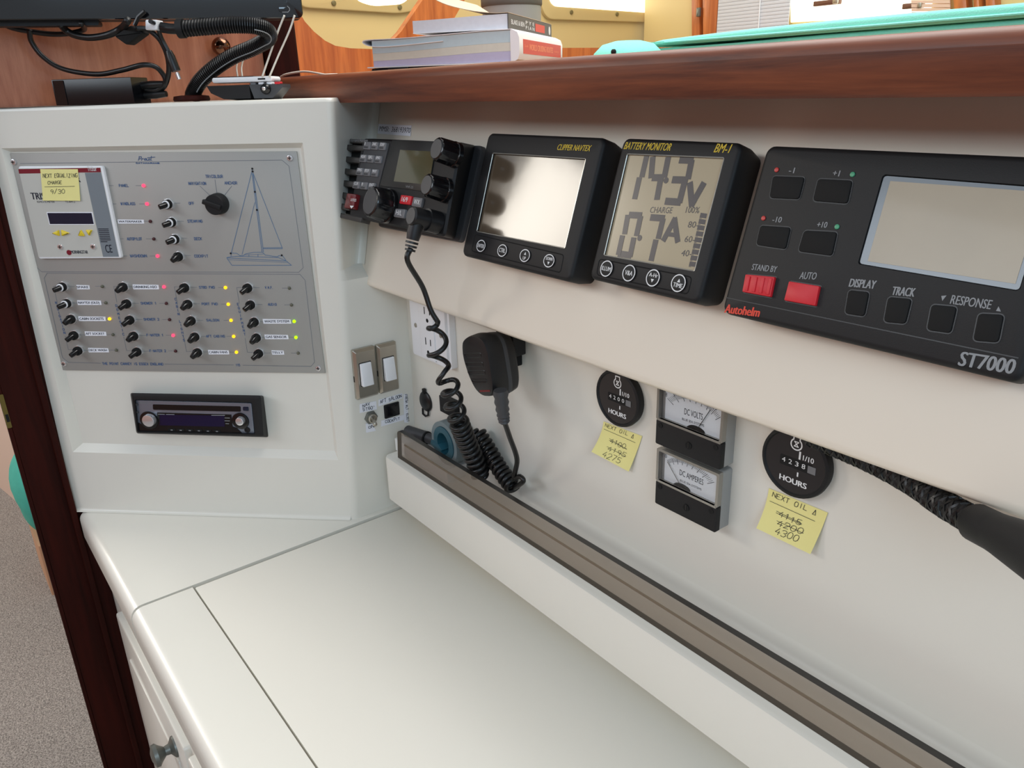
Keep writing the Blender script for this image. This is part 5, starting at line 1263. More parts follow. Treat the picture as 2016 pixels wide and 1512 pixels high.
panel_meter([(668, 785), (1167, 990), (1142, 1475), (652, 1225)], None, (655, 1040), (1150, 1270), ((872, 1112), (752, 895)), [('DC AMPERES', (850, 1000), (1040, 1085), 0.0050), ('BLUE SEA SYSTEMS', (855, 1052), (1026, 1128), 0.0019)], [('0', (733, 860), (748, 866), 0.0032)], 'square meter marked DC AMPERES, the lower of the two analogue meters', z1, ((752, 880), (1128, 1060), 40))

# ---------------------------------------------------------------- gooseneck lamp at the right
M['braid'] = mat('black_braid', (20, 20, 20), 0.6, bump=0.6, bscale=900)
gp = [hit_axis((1600, 848), 1, 0.447), hit_axis((1668, 880), 1, 0.444), hit_axis((1730, 912), 1, 0.440), hit_axis((1800, 952), 1, 0.430), hit_axis((1860, 993), 1, 0.418), hit_axis((1925, 1030), 1, 0.405), hit_axis((2020, 1078), 1, 0.385)]
for p in gp[:3]: p.z = min(p.z, -0.2245)
gl_f = Frame(gp[5], (1, 0, 0), (0, 1, 0))
gt_ = thing('gooseneck_lamp', gl_f, 'black gooseneck lamp with a braided arm, curving out from under the console at right', 'lamp')
arm = smooth(gp[:6], 16); am_ = MB(); rad = [0.0072]*len(arm)
am_.tube(arm, rad, 16); part('braided_arm', am_.xform(to(gl_f)), 'braid', gt_)
br2 = MB()
for ph in range(5):                                     # raised braid strands winding round the arm
    for sg_ in (1, -1):
        pts = []
        for i, p in enumerate(arm):
            T = (arm[min(i+1, len(arm)-1)]-arm[max(i-1, 0)]).normalized(); e1 = Vector((0, 1, 0)); e1 = (e1-T*e1.dot(T)).normalized(); e2 = T.cross(e1); a_ = sg_*i*0.42+ph*2*math.pi/5
            pts.append(p+(e1*math.cos(a_)+e2*math.sin(a_))*0.0072)
        br2.tube(pts, 0.0009, 4)
part('braid', br2.xform(to(gl_f)), 'rubber', gt_, kind='stuff')
d_ = (gp[6]-gp[5]).normalized(); P5 = gp[5]-d_*0.004
prof = [(0.0088, 0), (0.0102, 0.003), (0.0102, 0.018), (0.0105, 0.022), (0.0138, 0.050), (0.0185, 0.085), (0.019, 0.09), (0.015, 0.091)]
hd = MB(); e1 = d_.orthogonal().normalized(); e2 = d_.cross(e1)
hd.loft([[P5+d_*h_+(e1*math.cos(2*math.pi*k/28)+e2*math.sin(2*math.pi*k/28))*r_ for k in range(28)] for r_, h_ in prof])
part('lamp_head', hd.xform(to(gl_f)), 'black', gt_)

# ---------------------------------------------------------------- things lying in the tray
tc_ = hit_axis(z6(705, 1025), 1, 0.43); tR = 0.0262
tcz = -0.4229+0.0165+tR

tpf = Frame((tc_.x, 0.4400, tcz), (1, 0, 0.0), (0, 0, 1))
tp_ = thing('tape_roll', tpf, 'roll of clear tape on a teal dispenser, standing in the tray beside the coiled cord', 'tape')
M['tape'] = glass('clear_tape', (0.72, 0.78, 0.80), 1.4, 0.15); M['teal_p'] = mat('teal_plastic', (34, 84, 98), 0.4); M['tape_s'] = mat('tape_side', (112, 126, 130), 0.35)
part('tape', MB().loft([ring3(oval((0, 0), tR, tR, 40), -0.010), ring3(oval((0, 0), tR, tR, 40), 0.010), ring3(oval((0, 0), tR*0.78, tR*0.78, 40), 0.010), ring3(oval((0, 0), tR*0.78, tR*0.78, 40), -0.010)], False, False), 'tape_s', tp_)
dsp = MB().loft([ring3(oval((0, 0), tR*0.77, tR*0.77, 40), -0.009), ring3(oval((0, 0), tR*0.77, tR*0.77, 40), 0.011), ring3(oval((0, 0), tR*0.45, tR*0.5, 40), 0.0115), ring3(oval((0, 0), tR*0.42, tR*0.47, 40), -0.009)], False, False)
dsp.prism([(-0.029, -0.0105), (-0.010, -0.0165), (-0.004, -0.010), (-0.014, -0.002), (-0.026, -0.004)], -0.004, 0.0115, 0.001)
part('dispenser', dsp, 'teal_p', tp_, label='teal plastic dispenser')
pa0, pa1 = hit_axis(z6(505, 965), 1, 0.436), hit_axis(z6(632, 1008), 1, 0.446)
pa0.z = pa1.z = -0.4229+0.0165+0.0079; pa0.x = -0.790; pa0.y = 0.436; pa1 = Vector((-0.735, 0.449, pa0.z))
M['added_support'] = mat('added_support_white', (226, 226, 224), 0.6)
ctf = Frame((-0.765, 0.4405, -0.4229), (1, 0, 0), (0, 1, 0)); solo('added_support', MB().box(-0.033, 0.085, -0.0185, 0.0175, 0.0001, 0.0163, 0.001, 0.0008), 'added_support', ctf, 'low white carton in the tray under the torch and the tape roll', 'box')  # made-up prop, added only so the torch and tape roll rest on something
pnf = Frame(pa0, (1, 0, 0), (0, 1, 0)); pt = thing('torch', pnf, 'slim dark grey torch lying in the tray at the recess corner', 'torch')
d_ = (pa1-pa0); L_ = d_.length
part('barrel', MB().tube([pa0, pa0+d_*0.02, pa0+d_*0.6, pa0+d_*0.62, pa0+d_*0.98, pa1], [0.005, 0.0075, 0.0078, 0.0066, 0.0066, 0.005], 16).xform(to(pnf)), 'grey_d', pt)
part('grip_ring', MB().tube([pa0+d_*0.60, pa0+d_*0.64], 0.0081, 16).xform(to(pnf)), 'blackm', pt)

# ---------------------------------------------------------------- television over the corner console
TVW = 0.05
TV0 = Frame((-0.945, 0.30, 0), (0.357, 0.934, 0), (0, 0, 1)); tvf = TV0.sub(*TV0.L((300, 37), 0), 0)
tv = thing('television', tvf, 'black flat television overhanging the corner console, only its lower edge in view', 'television')
mt2 = lambda x, y, w_=0.0: tvf.L((x, y), w_)
u1 = mt2(597, 30)[0]; u0 = mt2(0, 30)[0]-0.05; vb = (mt2(20, 39)[1]+mt2(590, 36)[1])/2; vt = vb+0.235
vbz = mt2(300, 5)[1]
M['tv_gloss'] = mat('tv_piano_black', (10, 11, 14), 0.08, coat=0.6); M['box_gloss'] = mat('box_gloss_black', (9, 10, 14), 0.22, spec=0.35)
part('housing', MB().box(u0, u1, vb, vt, -0.034, -0.006, 0.007), 'black', tv)
part('bezel', MB().loft([ring3(rrect(u0, u1, vb, vt, 0.006), -0.006), ring3(rrect(u0, u1, vb, vt, 0.006), -0.001), ring3(rrect(u0+0.001, u1-0.001, vb+0.001, vt-0.001, 0.006), 0.0), ring3(rrect(u0+0.016, u1-0.016, vbz, vt-0.016, 0.001), 0.0), ring3(rrect(u0+0.0162, u1-0.0162, vbz+0.0002, vt-0.0162, 0.001), -0.002)], False, False), 'tv_gloss', tv, label='glossy black bezel')
part('screen', MB().box(u0+0.016, u1-0.016, vbz, vt-0.016, -0.0055, -0.002), 'tv_gloss', tv, label='dark glossy screen')
a, b = mt2(559, 18, 0.0005); bo_ = roundpoly(rrect(a-0.006, a+0.006, b-0.003, b+0.003, 0.0025), 0.001)
pw = MB().box(a-0.006, a+0.006, b-0.003, b+0.003, 0, 0.0007, 0.0025, 0.0003)
part('power_button', pw, 'tv_gloss', tv); m_ = MB(); m_.ribbon([(a-0.002, b-0.003), (a+0.004, b-0.003), (a+0.006, b-0.001), (a+0.006, b+0.001), (a+0.004, b+0.003)], 0.0007, 0.0007); part('button_outline', m_, 'ink_g', tv)
for i in range(16):
    uu = mt2(52+i*9, 43)[0]; part('vent_slot', MB().box(uu, uu+0.0022, vb-0.0006, vb+0.0005, -0.026, -0.012), 'rubber', tv)
part('underside', MB().box(u0+0.005, mt2(190, 40)[0], vb-0.005, vb+0.0005, -0.033, -0.010, 0.002), 'black', tv)
# mounting arm up on the bulkhead, holding it
part('wall_arm', MB().tube([tvf.loc(Vector((-1.0815, 0.30, 0.26))), (0.0, vb+0.15, -0.075), (0.0, vb+0.15, -0.033)], 0.012, 12), 'black', tv)

def panpts(l): return [PAN.at(*PAN.L((x, y), w_), w_) for x, y, w_ in l]
TOPZ = ZD+0.503
def cable(name, pts, r, m, label, cat='cable', group=None, seg=8, n=8):
    P_ = smooth(panpts(pts), n); f_ = Frame(P_[-1], (1, 0, 0), (0, 1, 0))
    return solo(name, MB().tube(P_, r, seg).xform(to(f_)), m, f_, label, cat, group, angle=3)
cable('power_cable', [(0, 44, -0.005), (25, 55, -0.01), (60, 62, -0.015), (100, 67, -0.02), (135, 66, -0.02), (165, 58, -0.02), (160, 46, 0.0)], 0.0028, 'rubber', 'black cable sagging left under the television')
cable('power_cable', [(118, 47, 0.0), (130, 60, -0.01), (150, 70, -0.012), (180, 74, -0.012), (215, 68, -0.012), (240, 55, -0.01), (252, 40, 0.02)], 0.0036, 'rubber', 'thick black cable hanging in a shallow loop under the television')
fl = [(58, 58, -0.012), (62, 82, -0.015), (85, 112, -0.018), (125, 136, -0.02), (190, 146, -0.02), (240, 138, -0.02), (280, 128, -0.02), (305, 131, -0.025), (320, 145, -0.03), (326, 160, -0.032), (318, 172, -0.035), (305, 178, -0.035), (285, 176, -0.034)]
cable('flat_cable', fl, 0.0027, 'rubber', 'long black cable looping down to the glossy black box on the corner console')
cable('power_cable', [(268, 56, -0.004), (290, 58, -0.008), (312, 75, -0.012), (326, 100, -0.018), (332, 125, -0.022), (331, 150, -0.028), (322, 172, -0.036), (300, 183, -0.038), (278, 186, -0.036)], 0.0027, 'rubber', 'black cable dropping from the adapter block and curling into the black box')
jp = smooth(panpts([(296, 42, 0.01), (308, 50, -0.004), (318, 75, -0.012), (332, 102, -0.014)]), 6)
jf = Frame(jp[-1], (1, 0, 0), (0, 1, 0)); jk = thing('jack_lead', jf, 'loose black lead with a metal jack plug, hanging beside the corrugated hose', 'cable')
part('lead', MB().tube(jp, 0.0023, 8).xform(to(jf)), 'rubber', jk)
jq = panpts([(332, 100, -0.014), (336, 112, -0.014), (347, 140, -0.014), (348, 143, -0.014), (353, 156, -0.014)])
part('grip', MB().tube([jq[0], jq[1], jq[2]], [0.0032, 0.0048, 0.0048], 10).xform(to(jf)), 'rubber', jk)
part('pin', MB().tube([jq[3], jq[4]], 0.0022, 10).xform(to(jf)), 'chrome', jk, label='bare metal pin')
adf = PAN.sub(*PAN.L((262, 68), -0.005), -0.012)
ad = thing('adapter_block', adf, 'small black adapter block hanging among the cables under the television', 'adapter')
ab = [adf.L(p, 0.0) for p in ((232, 72), (265, 50), (290, 66), (257, 90))]
part('block', MB().prism(roundpoly(ccw(ab), 0.003), -0.006, 0.008, 0.002), 'blackm', ad)
part('lead', MB().tube([(ab[1][0], ab[1][1], 0), (ab[1][0]+0.006, ab[1][1]+0.008, 0), (ab[1][0]+0.014, ab[1][1]+0.013, 0)], 0.0022, 8), 'rubber', ad)
wf = PAN.sub(*PAN.L((304, 50), -0.005), -0.005)
wq = [wf.L(p, 0) for p in ((293, 40), (315, 40), (315, 60), (293, 60))]
solo('cable_connector', MB().prism(roundpoly(ccw(wq), 0.0015), -0.006, 0.007, 0.001), 'white', wf, 'white plastic cable connector under the television, left of the corrugated hose', 'connector')
# corrugated hose
hp = smooth([PAN.at(*PAN.L((x, y), w_), w_) for x, y, w_ in ((318, 54, -0.005), (345, 57, -0.005), (400, 53, -0.008), (455, 49, -0.012), (500, 51, -0.018), (526, 60, -0.028), (528, 76, -0.040), (500, 93, -0.046), (460, 110, -0.050), (425, 132, -0.052), (396, 158, -0.054), (381, 182, -0.055), (378, 197, -0.055))], 30)
hp[-1].z = TOPZ+0.004
hf = Frame(hp[-1], (1, 0, 0), (0, 1, 0)); hs = thing('corrugated_hose', hf, 'black corrugated cable hose bending from the television down to a wooden ring', 'hose')
rr = [(0.0085 if (i % 3) < 2 else 0.0072) for i in range(len(hp))]
k0 = 34
part('hose', MB().tube(hp[k0:], rr[k0:], 16).xform(to(hf)), 'rubber', hs, label='ribbed hose', angle=0.3)
part('inner_cable', MB().tube(hp[:k0+3], 0.0052, 12).xform(to(hf)), 'rubber', hs)
part('collar', MB().tube(hp[k0:k0+8], 0.0094, 16).xform(to(hf)), 'black', hs)
wl = []
for i in range(120, len(hp)-40):
    T = (hp[i+1]-hp[i-1]).normalized(); s_ = T.cross(Vector((0, 0, 1))).normalized(); u_ = s_.cross(T); d_ = (-hp[i]).normalized(); d_ = (d_-T*d_.dot(T)).normalized(); wl.append(hp[i]+(d_*0.9-u_*0.42).normalized()*0.0086)
part('slit_line', MB().tube(wl, 0.0006, 5).xform(to(hf)), 'ink_g', hs, label='pale slit along the hose')
gfm = Frame((hp[-1].x, hp[-1].y, TOPZ+0.0004), (ca, sa, 0), (-sa, ca, 0))
solo('hose_ring', MB().lathe([(0.019, 0), (0.020, 0.002), (0.019, 0.0055), (0.0115, 0.0065), (0.0105, 0.001)], seg=32), 'wood_d', gfm, 'round wooden ring at the foot of the corrugated hose', 'ring')
kbp = hit_axis((428, 93), 0, -1.082); kf2 = Frame((-1.0818, kbp.y, kbp.z), (0, 1, 0), (0, 0, 1))
cp_ = thing('coat_knob', kf2, 'round shiny brown metal knob on the wooden bulkhead above the hose', 'knob')
M['bronze'] = mat('polished_bronze', (120, 84, 66), 0.15, metal=1)
part('stem', MB().cyl((0, 0), 0.006, 0, 0.010, 16), 'bronze', cp_); part('ball', MB().sphere((0, 0, 0.014), 0.0115, 20, 12), 'bronze', cp_)
# glossy black box
bxf = PAN.sub(*PAN.L((190, 206), -0.014), -0.014)
bxw = [bxf.L(p, 0) for p in ((110, 157), (256, 151), (265, 200), (116, 209))]; x0, x1, y0, y1 = qrect(bxw)
y0 = (Vector((0, 0, TOPZ)).z-bxf.o.z)+0.0004
bx = thing('media_box', bxf, 'glossy black media box standing on the corner console at the left', 'box')
part('body', MB().prism([(x0-0.004, 0), (x1, 0), (x1+0.002, -0.030), (x0-0.004, -0.030)], y0, y1, 0.001).xform(lambda p: (p[0], p[2], p[1])), 'box_gloss', bx)
part('side_strip', MB().box(x0-0.0025, x0+0.010, y0+0.0006, y1-0.0012, 0.0001, 0.0008, 0.0006), 'black2', bx)
part('plug', MB().tube([(x1+0.001, y0+0.018, -0.02), (x1+0.012, y0+0.0185, -0.02), (x1+0.028, y0+0.019, -0.021)], [0.0045, 0.0045, 0.0035], 10), 'rubber', bx)
part('plug', MB().tube([(x1+0.001, y0+0.008, -0.022), (x1+0.014, y0+0.0083, -0.022), (x1+0.026, y0+0.009, -0.0225)], [0.0042, 0.0042, 0.0033], 10), 'rubber', bx)
# remote control and the phone lying on it
rcf = PAN.sub(*PAN.L((480, 200), -0.035), -0.035)
rc = thing('remote_control', rcf, 'black remote control lying on the corner console beside the wooden edge, end towards us', 'remote control')
v0 = TOPZ-rcf.o.z+0.0004
rl = lambda x, y, w_=0: rcf.L((x, y), w_)
xa, xb, xc = rl(408, 180)[0], rl(492, 180)[0], rl(553, 180)[0]; vt_ = rl(450, 168)[1]
vm = (v0+vt_)/2
part('body', MB().loft([[(xa, vt_, 0), (xb, vt_, 0), (xb, v0+0.0012, 0), (xa+0.018, v0+0.0012, 0), (xa+0.004, vm, 0)], [(xa+0.004, vt_, -0.03), (xb, vt_, -0.03), (xb, v0, -0.03), (xa+0.020, v0, -0.03), (xa+0.008, vm, -0.03)]]), 'black', rc)
part('end_cap', MB().loft([[(xb, vt_, 0.0), (xc, vt_, -0.006), (xc, vm+0.004, -0.006), (xc-0.012, v0+0.001, -0.004), (xb+0.004, v0+0.001, 0.0)], [(xb, vt_, -0.03), (xc, vt_, -0.03), (xc, vm+0.004, -0.03), (xc-0.012, v0, -0.03), (xb+0.004, v0, -0.03)]]), 'grey_d', rc, label='dark grey end cap')
part('lens', MB().sphere(((xb+xc)/2, vm+0.003, -0.002), 0.0058, 14, 8), 'black2', rc)
part('lens_tip', MB().sphere(((xb+xc)/2, vm+0.003, 0.0034), 0.0022, 10, 6), 'chrome', rc)
for i, m in enumerate(('key', 'white', 'white', 'red')):
    xx = rl(490+i*16, 166)[0]; part('key', MB().box(xx, xx+0.006, vt_-0.0002, vt_+0.0022, -0.012, -0.004, 0.0008), m, rc)
ph0, ph1 = rl(414, 158)[0], rl(532, 155)[0]
phf = rcf.sub((ph0+ph1)/2, vt_+0.0026, -0.015)
ph = thing('phone', phf, 'slim white phone lying on top of the black remote control', 'phone')
hl = (ph1-ph0)/2
part('body', MB().box(-hl, hl, 0, 0.0058, -0.014, 0.012, 0.0026, 0.0015), 'white', ph)
part('port', MB().box(hl*0.55, hl*0.80, 0.0022, 0.0037, 0.0118, 0.0123, 0.0006), 'blackm', ph)
part('glass_back', MB().box(-hl+0.002, hl*0.4, 0.0058, 0.0064, -0.013, 0.011, 0.001), 'black2', ph)
M['cord_w'] = mat('off_white_cord', (226, 218, 204), 0.5)
for i, (pts, lb) in enumerate((([(560, 30, -0.045), (548, 60, -0.045), (532, 105, -0.04), (516, 152, -0.035)], 'thin white cord hanging behind the television, the left one of two'), ([(580, 30, -0.045), (570, 60, -0.045), (550, 105, -0.04), (530, 152, -0.035)], 'thin white cord hanging behind the television, the right one of two'))):
    cable('white_cable', pts, 0.0011, 'cord_w', lb, 'cord', 'white cords behind the television', 6)
for pts, lb in (([(500, 98, -0.075), (474, 110, -0.075), (466, 130, -0.07), (468, 152, -0.06)], 'thin white cord arching behind the hose, the left one of two'), ([(515, 92, -0.075), (485, 108, -0.075), (476, 130, -0.07), (477, 152, -0.06)], 'thin white cord arching behind the hose, the right one of two')):
    cable('white_cable', pts, 0.0009, 'cord_w', lb, 'cord', 'white cords behind the television', 6)
wc = smooth([hit_axis(p, 1, y) for p, y in (((552, 152), 0.44), ((565, 146), 0.44), ((600, 141), 0.45), ((640, 147), 0.45), ((665, 150), 0.46))], 8)
for p in wc: p.z = max(p.z, SHZ+0.0014)
wfr = Frame(wc[0], (1, 0, 0), (0, 1, 0)); solo('white_cable', MB().tube(wc, 0.0013, 6).xform(to(wfr)), 'cord_w', wfr, 'white cord lying along the left end of the wooden edge beam', 'cord', angle=3)

# ---------------------------------------------------------------- books on the shelf
YA = 0.54
A0 = hit_axis((735, 135), 1, YA); Zb = 0.0285
cu, su = math.cos(math.radians(36)), math.sin(math.radians(36))
bkf = Frame((A0.x, A0.y, Zb), (cu, su, 0), (-su, cu, 0))
bk1 = thing('thick_book', bkf, 'thick white paperback with a red spine label, lying below the thinner book', 'book', 'books on the shelf')
def ext_v(prof, v0, v1): return MB().loft([[(x, v0, z) for x, z in prof], [(x, v1, z) for x, z in prof]])
M['pg_t'] = mat('page_edge_blue', (196, 214, 220), 0.85, var=0.05, vscale=200); M['pg_b'] = mat('page_edge_beige', (216, 213, 200), 0.85, var=0.05, vscale=200); M['pg_p'] = mat('page_edge_lilac', (192, 186, 212), 0.85, var=0.05, vscale=200); M['pg_w'] = mat('page_edge_white', (224, 228, 236), 0.85, var=0.06, vscale=200); M['cover_w'] = mat('white_cover', (238, 236, 238), 0.4)
LB = 0.246; WB = 0.19
def lin_(l, n=10): return [(l[0][0]+(l[1][0]-l[0][0])*i/n, 0) for i in range(n+1)]
def band(z0l, z0r, z1l, z1r, ul=0.0, ur=WB):
    f = lambda a, b, t: a+(b-a)*(3*t*t-2*t**3)
    return [(ul+(ur-ul)*i/10, f(z0l, z0r, i/10)) for i in range(11)]+[(ul+(ur-ul)*i/10, f(z1l, z1r, i/10)) for i in range(10, -1, -1)]
part('page_block', ext_v(band(0.0016, 0.0016, 0.0085, 0.0135), 0.002, LB-0.002), 'pg_p', bk1, label='lilac page edges')
part('page_block', ext_v(band(0.0086, 0.0136, 0.0175, 0.0235), 0.002, LB-0.002), 'pg_b', bk1, label='beige page edges')
part('page_block', ext_v(band(0.0176, 0.0236, 0.0328, 0.0375), 0.002, LB-0.002), 'pg_t', bk1, label='bluish page edges')
part('back_cover', ext_v([(-0.008, 0.0), (WB, 0.0), (WB, 0.0014), (-0.007, 0.0014), (-0.009, 0.001)], 0, LB), 'cover_w', bk1)
topc = [(WB, 0.0388), (WB*0.8, 0.0383), (WB*0.55, 0.0366), (WB*0.3, 0.0350), (0.03, 0.0345), (-0.006, 0.0345), (-0.012, 0.0325), (-0.011, 0.0298), (-0.002, 0.0262), (0.02, 0.0248), (0.06, 0.0262), (0.10, 0.0282)]
topc = [(p.x, p.y) for p in smooth([(x, z, 0) for x, z in topc], 4)]
th2 = inset_open = [(x, z) for x, z in topc]
def thick(pl_, t):
    o = []
    for i, (x, z) in enumerate(pl_):
        a, b = pl_[max(i-1, 0)], pl_[min(i+1, len(pl_)-1)]; dx, dz = b[0]-a[0], b[1]-a[1]; l = math.hypot(dx, dz) or 1
        o.append((x-dz/l*t, z+dx/l*t))
    return pl_+o[::-1]
part('front_cover', ext_v(thick(topc, 0.0009), -0.0006, LB), 'cover_w', bk1, label='white cover with a folded flap')
part('spine', ext_v([(WB, 0.0), (WB+0.008, 0.0035), (WB+0.0105, 0.010), (WB+0.0105, 0.0285), (WB+0.008, 0.035), (WB, 0.039), (WB-0.001, 0.036), (WB-0.001, 0.002)], 0, LB), 'cover_w', bk1)
sfr = Frame(bkf.at(WB+0.0106, 0, 0), bkf.v, (0, 0, 1))
lb_ = MB().box(0.018, LB-0.012, 0.0105, 0.0275, 0, 0.0002)
inb = to(bkf)
M['spine_red'] = mat('spine_red', (214, 74, 62), 0.5); M['spine_or'] = mat('spine_orange', (250, 150, 110), 0.5)
part('spine_label', lb_.xform(lambda p: inb(sfr.at(*p))), 'spine_red', bk1, label='red spine label')
tx = MB(); text(tx, 'WORLD CRUISING ROUTES', (0.048, 0.0155), (LB-0.065, 0.0155), 0.0072, 0.0002, bold=0.0004); text(tx, 'Guide', (0.024, 0.0185), (0.042, 0.0185), 0.003, 0.0002); text(tx, 'Author', (LB-0.055, 0.0165), (LB-0.025, 0.0165), 0.003, 0.0002)
part('lettering', tx.xform(lambda p: inb(sfr.at(*p))), 'spine_or', bk1, label='orange title')
# thinner book on top
b2f = Frame(bkf.at(0.058, 0.004, 0.0398), bkf.u, bkf.v)
bk2 = thing('thin_book', b2f, 'thinner grey-spined paperback with a lifted cover, lying on the thick book', 'book', 'books on the shelf')
W2, L2, T2_ = 0.127, 0.232, 0.0165
part('page_block', ext_v(band(0.0, 0.0, T2_*0.86, T2_, 0, W2), 0.001, L2-0.001), 'pg_w', bk2, label='white page edges')
part('back_cover', ext_v([(0, -0.0008), (W2, -0.0008), (W2, 0), (0, 0)], 0, L2), 'cover_w', bk2)
M['spine_g'] = mat('spine_grey', (86, 82, 82), 0.5); M['cover_i'] = mat('cover_inside', (206, 184, 158), 0.7)
part('spine', ext_v([(W2, -0.0008), (W2+0.0012, -0.0008), (W2+0.0012, T2_+0.0005), (W2, T2_+0.0005)], 0, L2), 'spine_g', bk2)
cv = [(W2+0.001, T2_+0.001), (W2-0.02, T2_+0.0015), (W2-0.05, T2_+0.006), (W2-0.085, T2_+0.016), (W2-0.115, T2_+0.033)]
cv = [(p.x, p.y) for p in smooth([(x, z, 0) for x, z in cv], 5)]
part('front_cover', ext_v(thick(cv, -0.0006), 0, L2), 'cover_i', bk2, label='lifted cover, pale inside')
s2f = Frame(b2f.at(W2+0.0013, 0, 0), b2f.v, (0, 0, 1)); in2 = to(b2f)
tx = MB(); text(tx, 'BLAKE & BEN', (0.012, 0.0055), (0.075, 0.0055), 0.0055, 0, bold=0.0003); text(tx, 'P Y E', (0.082, 0.009), (0.128, 0.009), 0.0045, 0, bold=0.0003); text(tx, 'P I A N', (0.082, 0.003), (0.128, 0.003), 0.0045, 0, bold=0.0003); tx.prism(oval((0.218, 0.008), 0.005, 0.0058), 0, 0.0002)
part('lettering', tx.xform(lambda p: in2(s2f.at(*p))), 'ink_w', bk2, label='white spine lettering')
part('spine_panel', MB().box(0.134, 0.188, 0.003, 0.013, 0, 0.0002).xform(lambda p: in2(s2f.at(*p))), 'spine_red', bk2, label='red panel on the spine')
# things under the thick book
pcf = Frame(bkf.at(0.0, 0.0, SHZ+0.003-Zb), bkf.u, bkf.v)
pc_ = thing('tablet_case', pcf, 'flat black case lying under the thick white book', 'case')
part('case', MB().box(-0.006, 0.195, 0.001, 0.20, 0, 0.0058, 0.008, 0.0015), 'blackm', pc_)
part('clasp', MB().box(0.022, 0.050, -0.002, 0.004, 0.0002, 0.0063, 0.001), 'black', pc_)
wpf = Frame(bkf.at(0.0, 0.0, SHZ+0.0002-Zb), bkf.u, bkf.v)
solo('notepad', MB().box(0.0, 0.12, 0.003, 0.15, 0, 0.0027, 0.001), 'cover_w', wpf, 'thin white notepad at the bottom of the book pile', 'notepad')
# grey pot behind
pp = hit_axis((1008, 40), 1, 0.98); dpt = pp.dot(FW); pr = 60*dpt/F_PX
ptf = Frame((pp.x, pp.y, SHZ), (1, 0, 0), (0, 1, 0))
po = thing('grey_pot', ptf, 'grey cylindrical pot with a darker collar behind the books', 'pot')
M['pot'] = mat('grey_pot_metal', (150, 146, 142), 0.5, var=0.05, vscale=20); M['pot_d'] = mat('dark_collar', (92, 84, 78), 0.6)
zc0, zc1 = hit_axis((950, 23), 1, 0.98).z, hit_axis((950, 4), 1, 0.98).z
part('body', MB().lathe([(pr*0.94, 0), (pr*0.96, zc0-SHZ)], seg=40), 'pot', po); part('collar', MB().lathe([(pr*0.97, zc0-SHZ), (pr, zc0-SHZ+0.003), (pr, zc1-SHZ-0.003), (pr*0.97, zc1-SHZ)], seg=40), 'pot_d', po, label='dark grey collar')
part('lid', MB().lathe([(pr*0.93, zc1-SHZ), (pr*0.95, zc1-SHZ+0.004), (pr*0.9, zc1-SHZ+0.03), (pr*0.6, zc1-SHZ+0.036)], seg=40), 'pot', po)

# ---------------------------------------------------------------- teal cushions on the shelf
YQ = 1.1
def cushion(x0, x1, z0, z1, y0, y1, r, droop=0.0):
    rings = []; n = 30
    for i in range(n+1):
        s = i/n; x = x0+(x1-x0)*s; e = min(1.0, (s*(x1-x0))/0.06); k = math.sqrt(max(0.02, 1-(1-e)**2))
        zt = z0+(z1-z0)*(0.25+0.75*k)*(1-droop*max(0, 1-s*3.2)**2)
        ring = []
        for cy_, cz_, a0 in ((y0+r, z0+r, 180), (y1-r, z0+r, 270), (y1-r, zt-r, 0), (y0+r, zt-r, 90)):
            for q_ in range(5):
                a_ = math.radians(a0+22.5*q_); ring.append((x, cy_+r*math.cos(a_), max(z0, cz_+r*math.sin(a_))))
        rings.append(ring)
    return MB().loft(rings)
qx = hit_axis((1250, 105), 1, YQ).x
zs_, zt_ = hit_axis((2016, 35), 1, YQ).z, hit_axis((2016, 6), 1, YQ).z
cf1 = Frame((qx+0.5, YQ+0.3, SHZ), (1, 0, 0), (0, 1, 0))
c1_ = thing('seat_cushion', cf1, 'long flat teal cushion lying on the shelf, the lower of two', 'cushion', 'teal cushions')
part('cushion_cover', cushion(qx, 0.5, SHZ, zs_-0.0005, YQ, 1.9, 0.006, 0.25).xform(to(cf1)), 'teal', c1_)
part('piping', MB().tube([cf1.loc((x, YQ-0.001, zs_-0.006)) for x in (qx+0.05, -0.2, 0.5)], 0.002, 6), 'teal', c1_)
cf2 = Frame((qx+0.55, YQ+0.3, zs_), (1, 0, 0), (0, 1, 0))
c2_ = thing('seat_cushion', cf2, 'long flat teal cushion resting on the lower one, brightest along its top edge', 'cushion', 'teal cushions')
part('cushion_cover', cushion(qx+0.02, 0.5, zs_, zt_, YQ-0.012, 1.9, 0.006, 0.55).xform(to(cf2)), 'teal', c2_)
part('piping', MB().tube([cf2.loc((x, YQ-0.013, zs_+0.004)) for x in (qx+0.08, -0.2, 0.5)], 0.0018, 6), 'teal', c2_)
bc = hit_axis((1236, 104), 1, 1.02); br_ = abs(hit_axis((1290, 100), 1, 1.02).x-hit_axis((1186, 100), 1, 1.02).x)/2
bz = hit_axis((1240, 80), 1, 1.02).z
blf = Frame((bc.x, 1.02, SHZ+0.0003), (1, 0, 0), (0, 1, 0))
bl_ = thing('round_cushion', blf, 'rounded teal cushion end lying left of the two long cushions', 'cushion', 'teal cushions')
hb = bz-SHZ
part('cushion_cover', MB().lathe([(br_*0.9, 0), (br_, hb*0.25), (br_*0.93, hb*0.6), (br_*0.7, hb*0.88), (br_*0.35, hb*0.99), (0.004, hb)], seg=36), 'teal', bl_)
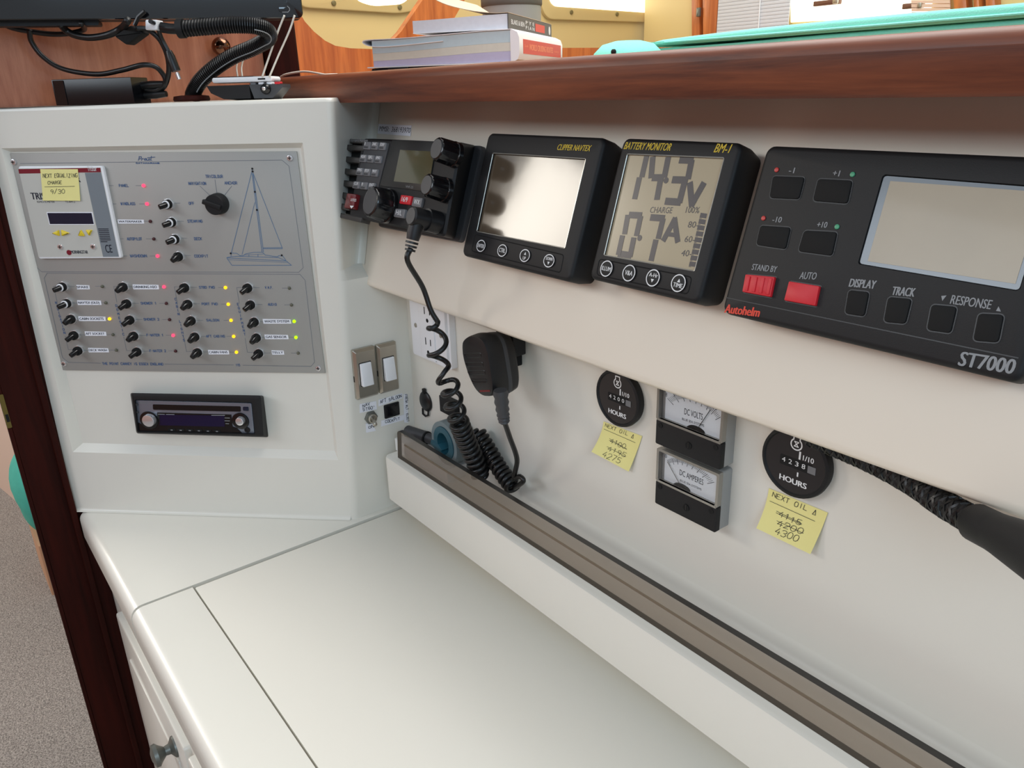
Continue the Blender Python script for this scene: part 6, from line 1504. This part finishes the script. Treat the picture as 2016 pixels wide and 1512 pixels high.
bb = blf.loc(hit_axis((1208, 102), 1, 1.02-br_*0.9)); part('button', MB().sphere(bb, 0.0045, 10, 6), 'blackm', bl_, label='dark button')

# ---------------------------------------------------------------- seen past the door post
tbf = Frame((-2.3, 0.120, -1.105), (1, 0, 0), (0, 1, 0))
def puff(rx, ry, rz):
    return MB().sphere((0, 0, 0), 1, 28, 20).xform(lambda p: (p[0]*rx*(1+0.06*math.sin(7*p[2]+3*p[1])), p[1]*ry*(1+0.06*math.sin(6*p[2]+2*p[0])), p[2]*rz))
tg2 = thing('teal_bag', tbf, 'teal fabric bag standing on a tan box beyond the wooden door post', 'bag')
M['teal_d'] = mat('deep_teal_fabric', (70, 176, 158), 0.85, var=0.12, vscale=25, bump=0.4, bscale=60)
part('bag', puff(0.13, 0.059, 0.125).xform(lambda p: (p[0], p[1], max(p[2]+0.119, 0.0005))), 'teal_d', tg2)
part('handle', MB().tube([(-0.03, 0, 0.235), (-0.02, 0, 0.27), (0.02, 0, 0.27), (0.03, 0, 0.235)], 0.005, 8), 'teal_d', tg2)
M['tan'] = mat('tan_card', (196, 150, 116), 0.8)
solo('tan_box', MB().box(-0.10, 0.10, -0.040, 0.05, 0, 0.1545, 0.004), 'tan', Frame((-2.3, 0.120, -1.26), (1, 0, 0), (0, 1, 0)), 'tan box on the carpet under the teal bag', 'box')
hgf = Frame((-1.0794, 0.0447, -0.352), (0, 1, 0), (0, 0, 1))
lt = thing('door_strike', hgf, 'small dull brass strike plate on the edge of the wooden door post', 'strike plate')
M['brass'] = mat('dull_brass', (112, 98, 52), 0.4, metal=0.8)
part('plate', MB().box(-0.0024, 0.0026, -0.022, 0.022, 0.0001, 0.0010, 0.001), 'brass', lt); part('hole', MB().box(-0.0012, 0.0022, -0.014, -0.004, 0.0009, 0.0012), 'blackm', lt)

# ---------------------------------------------------------------- the cabin behind us, seen only in reflections
structure('wall_opposite', MB().box(-4.2, 1.2, -2.26, -2.2, -1.26, 0.62), 'wood_v')

for o in list(SC.objects):
    if o.parent is None: o.location.z += ZOFF
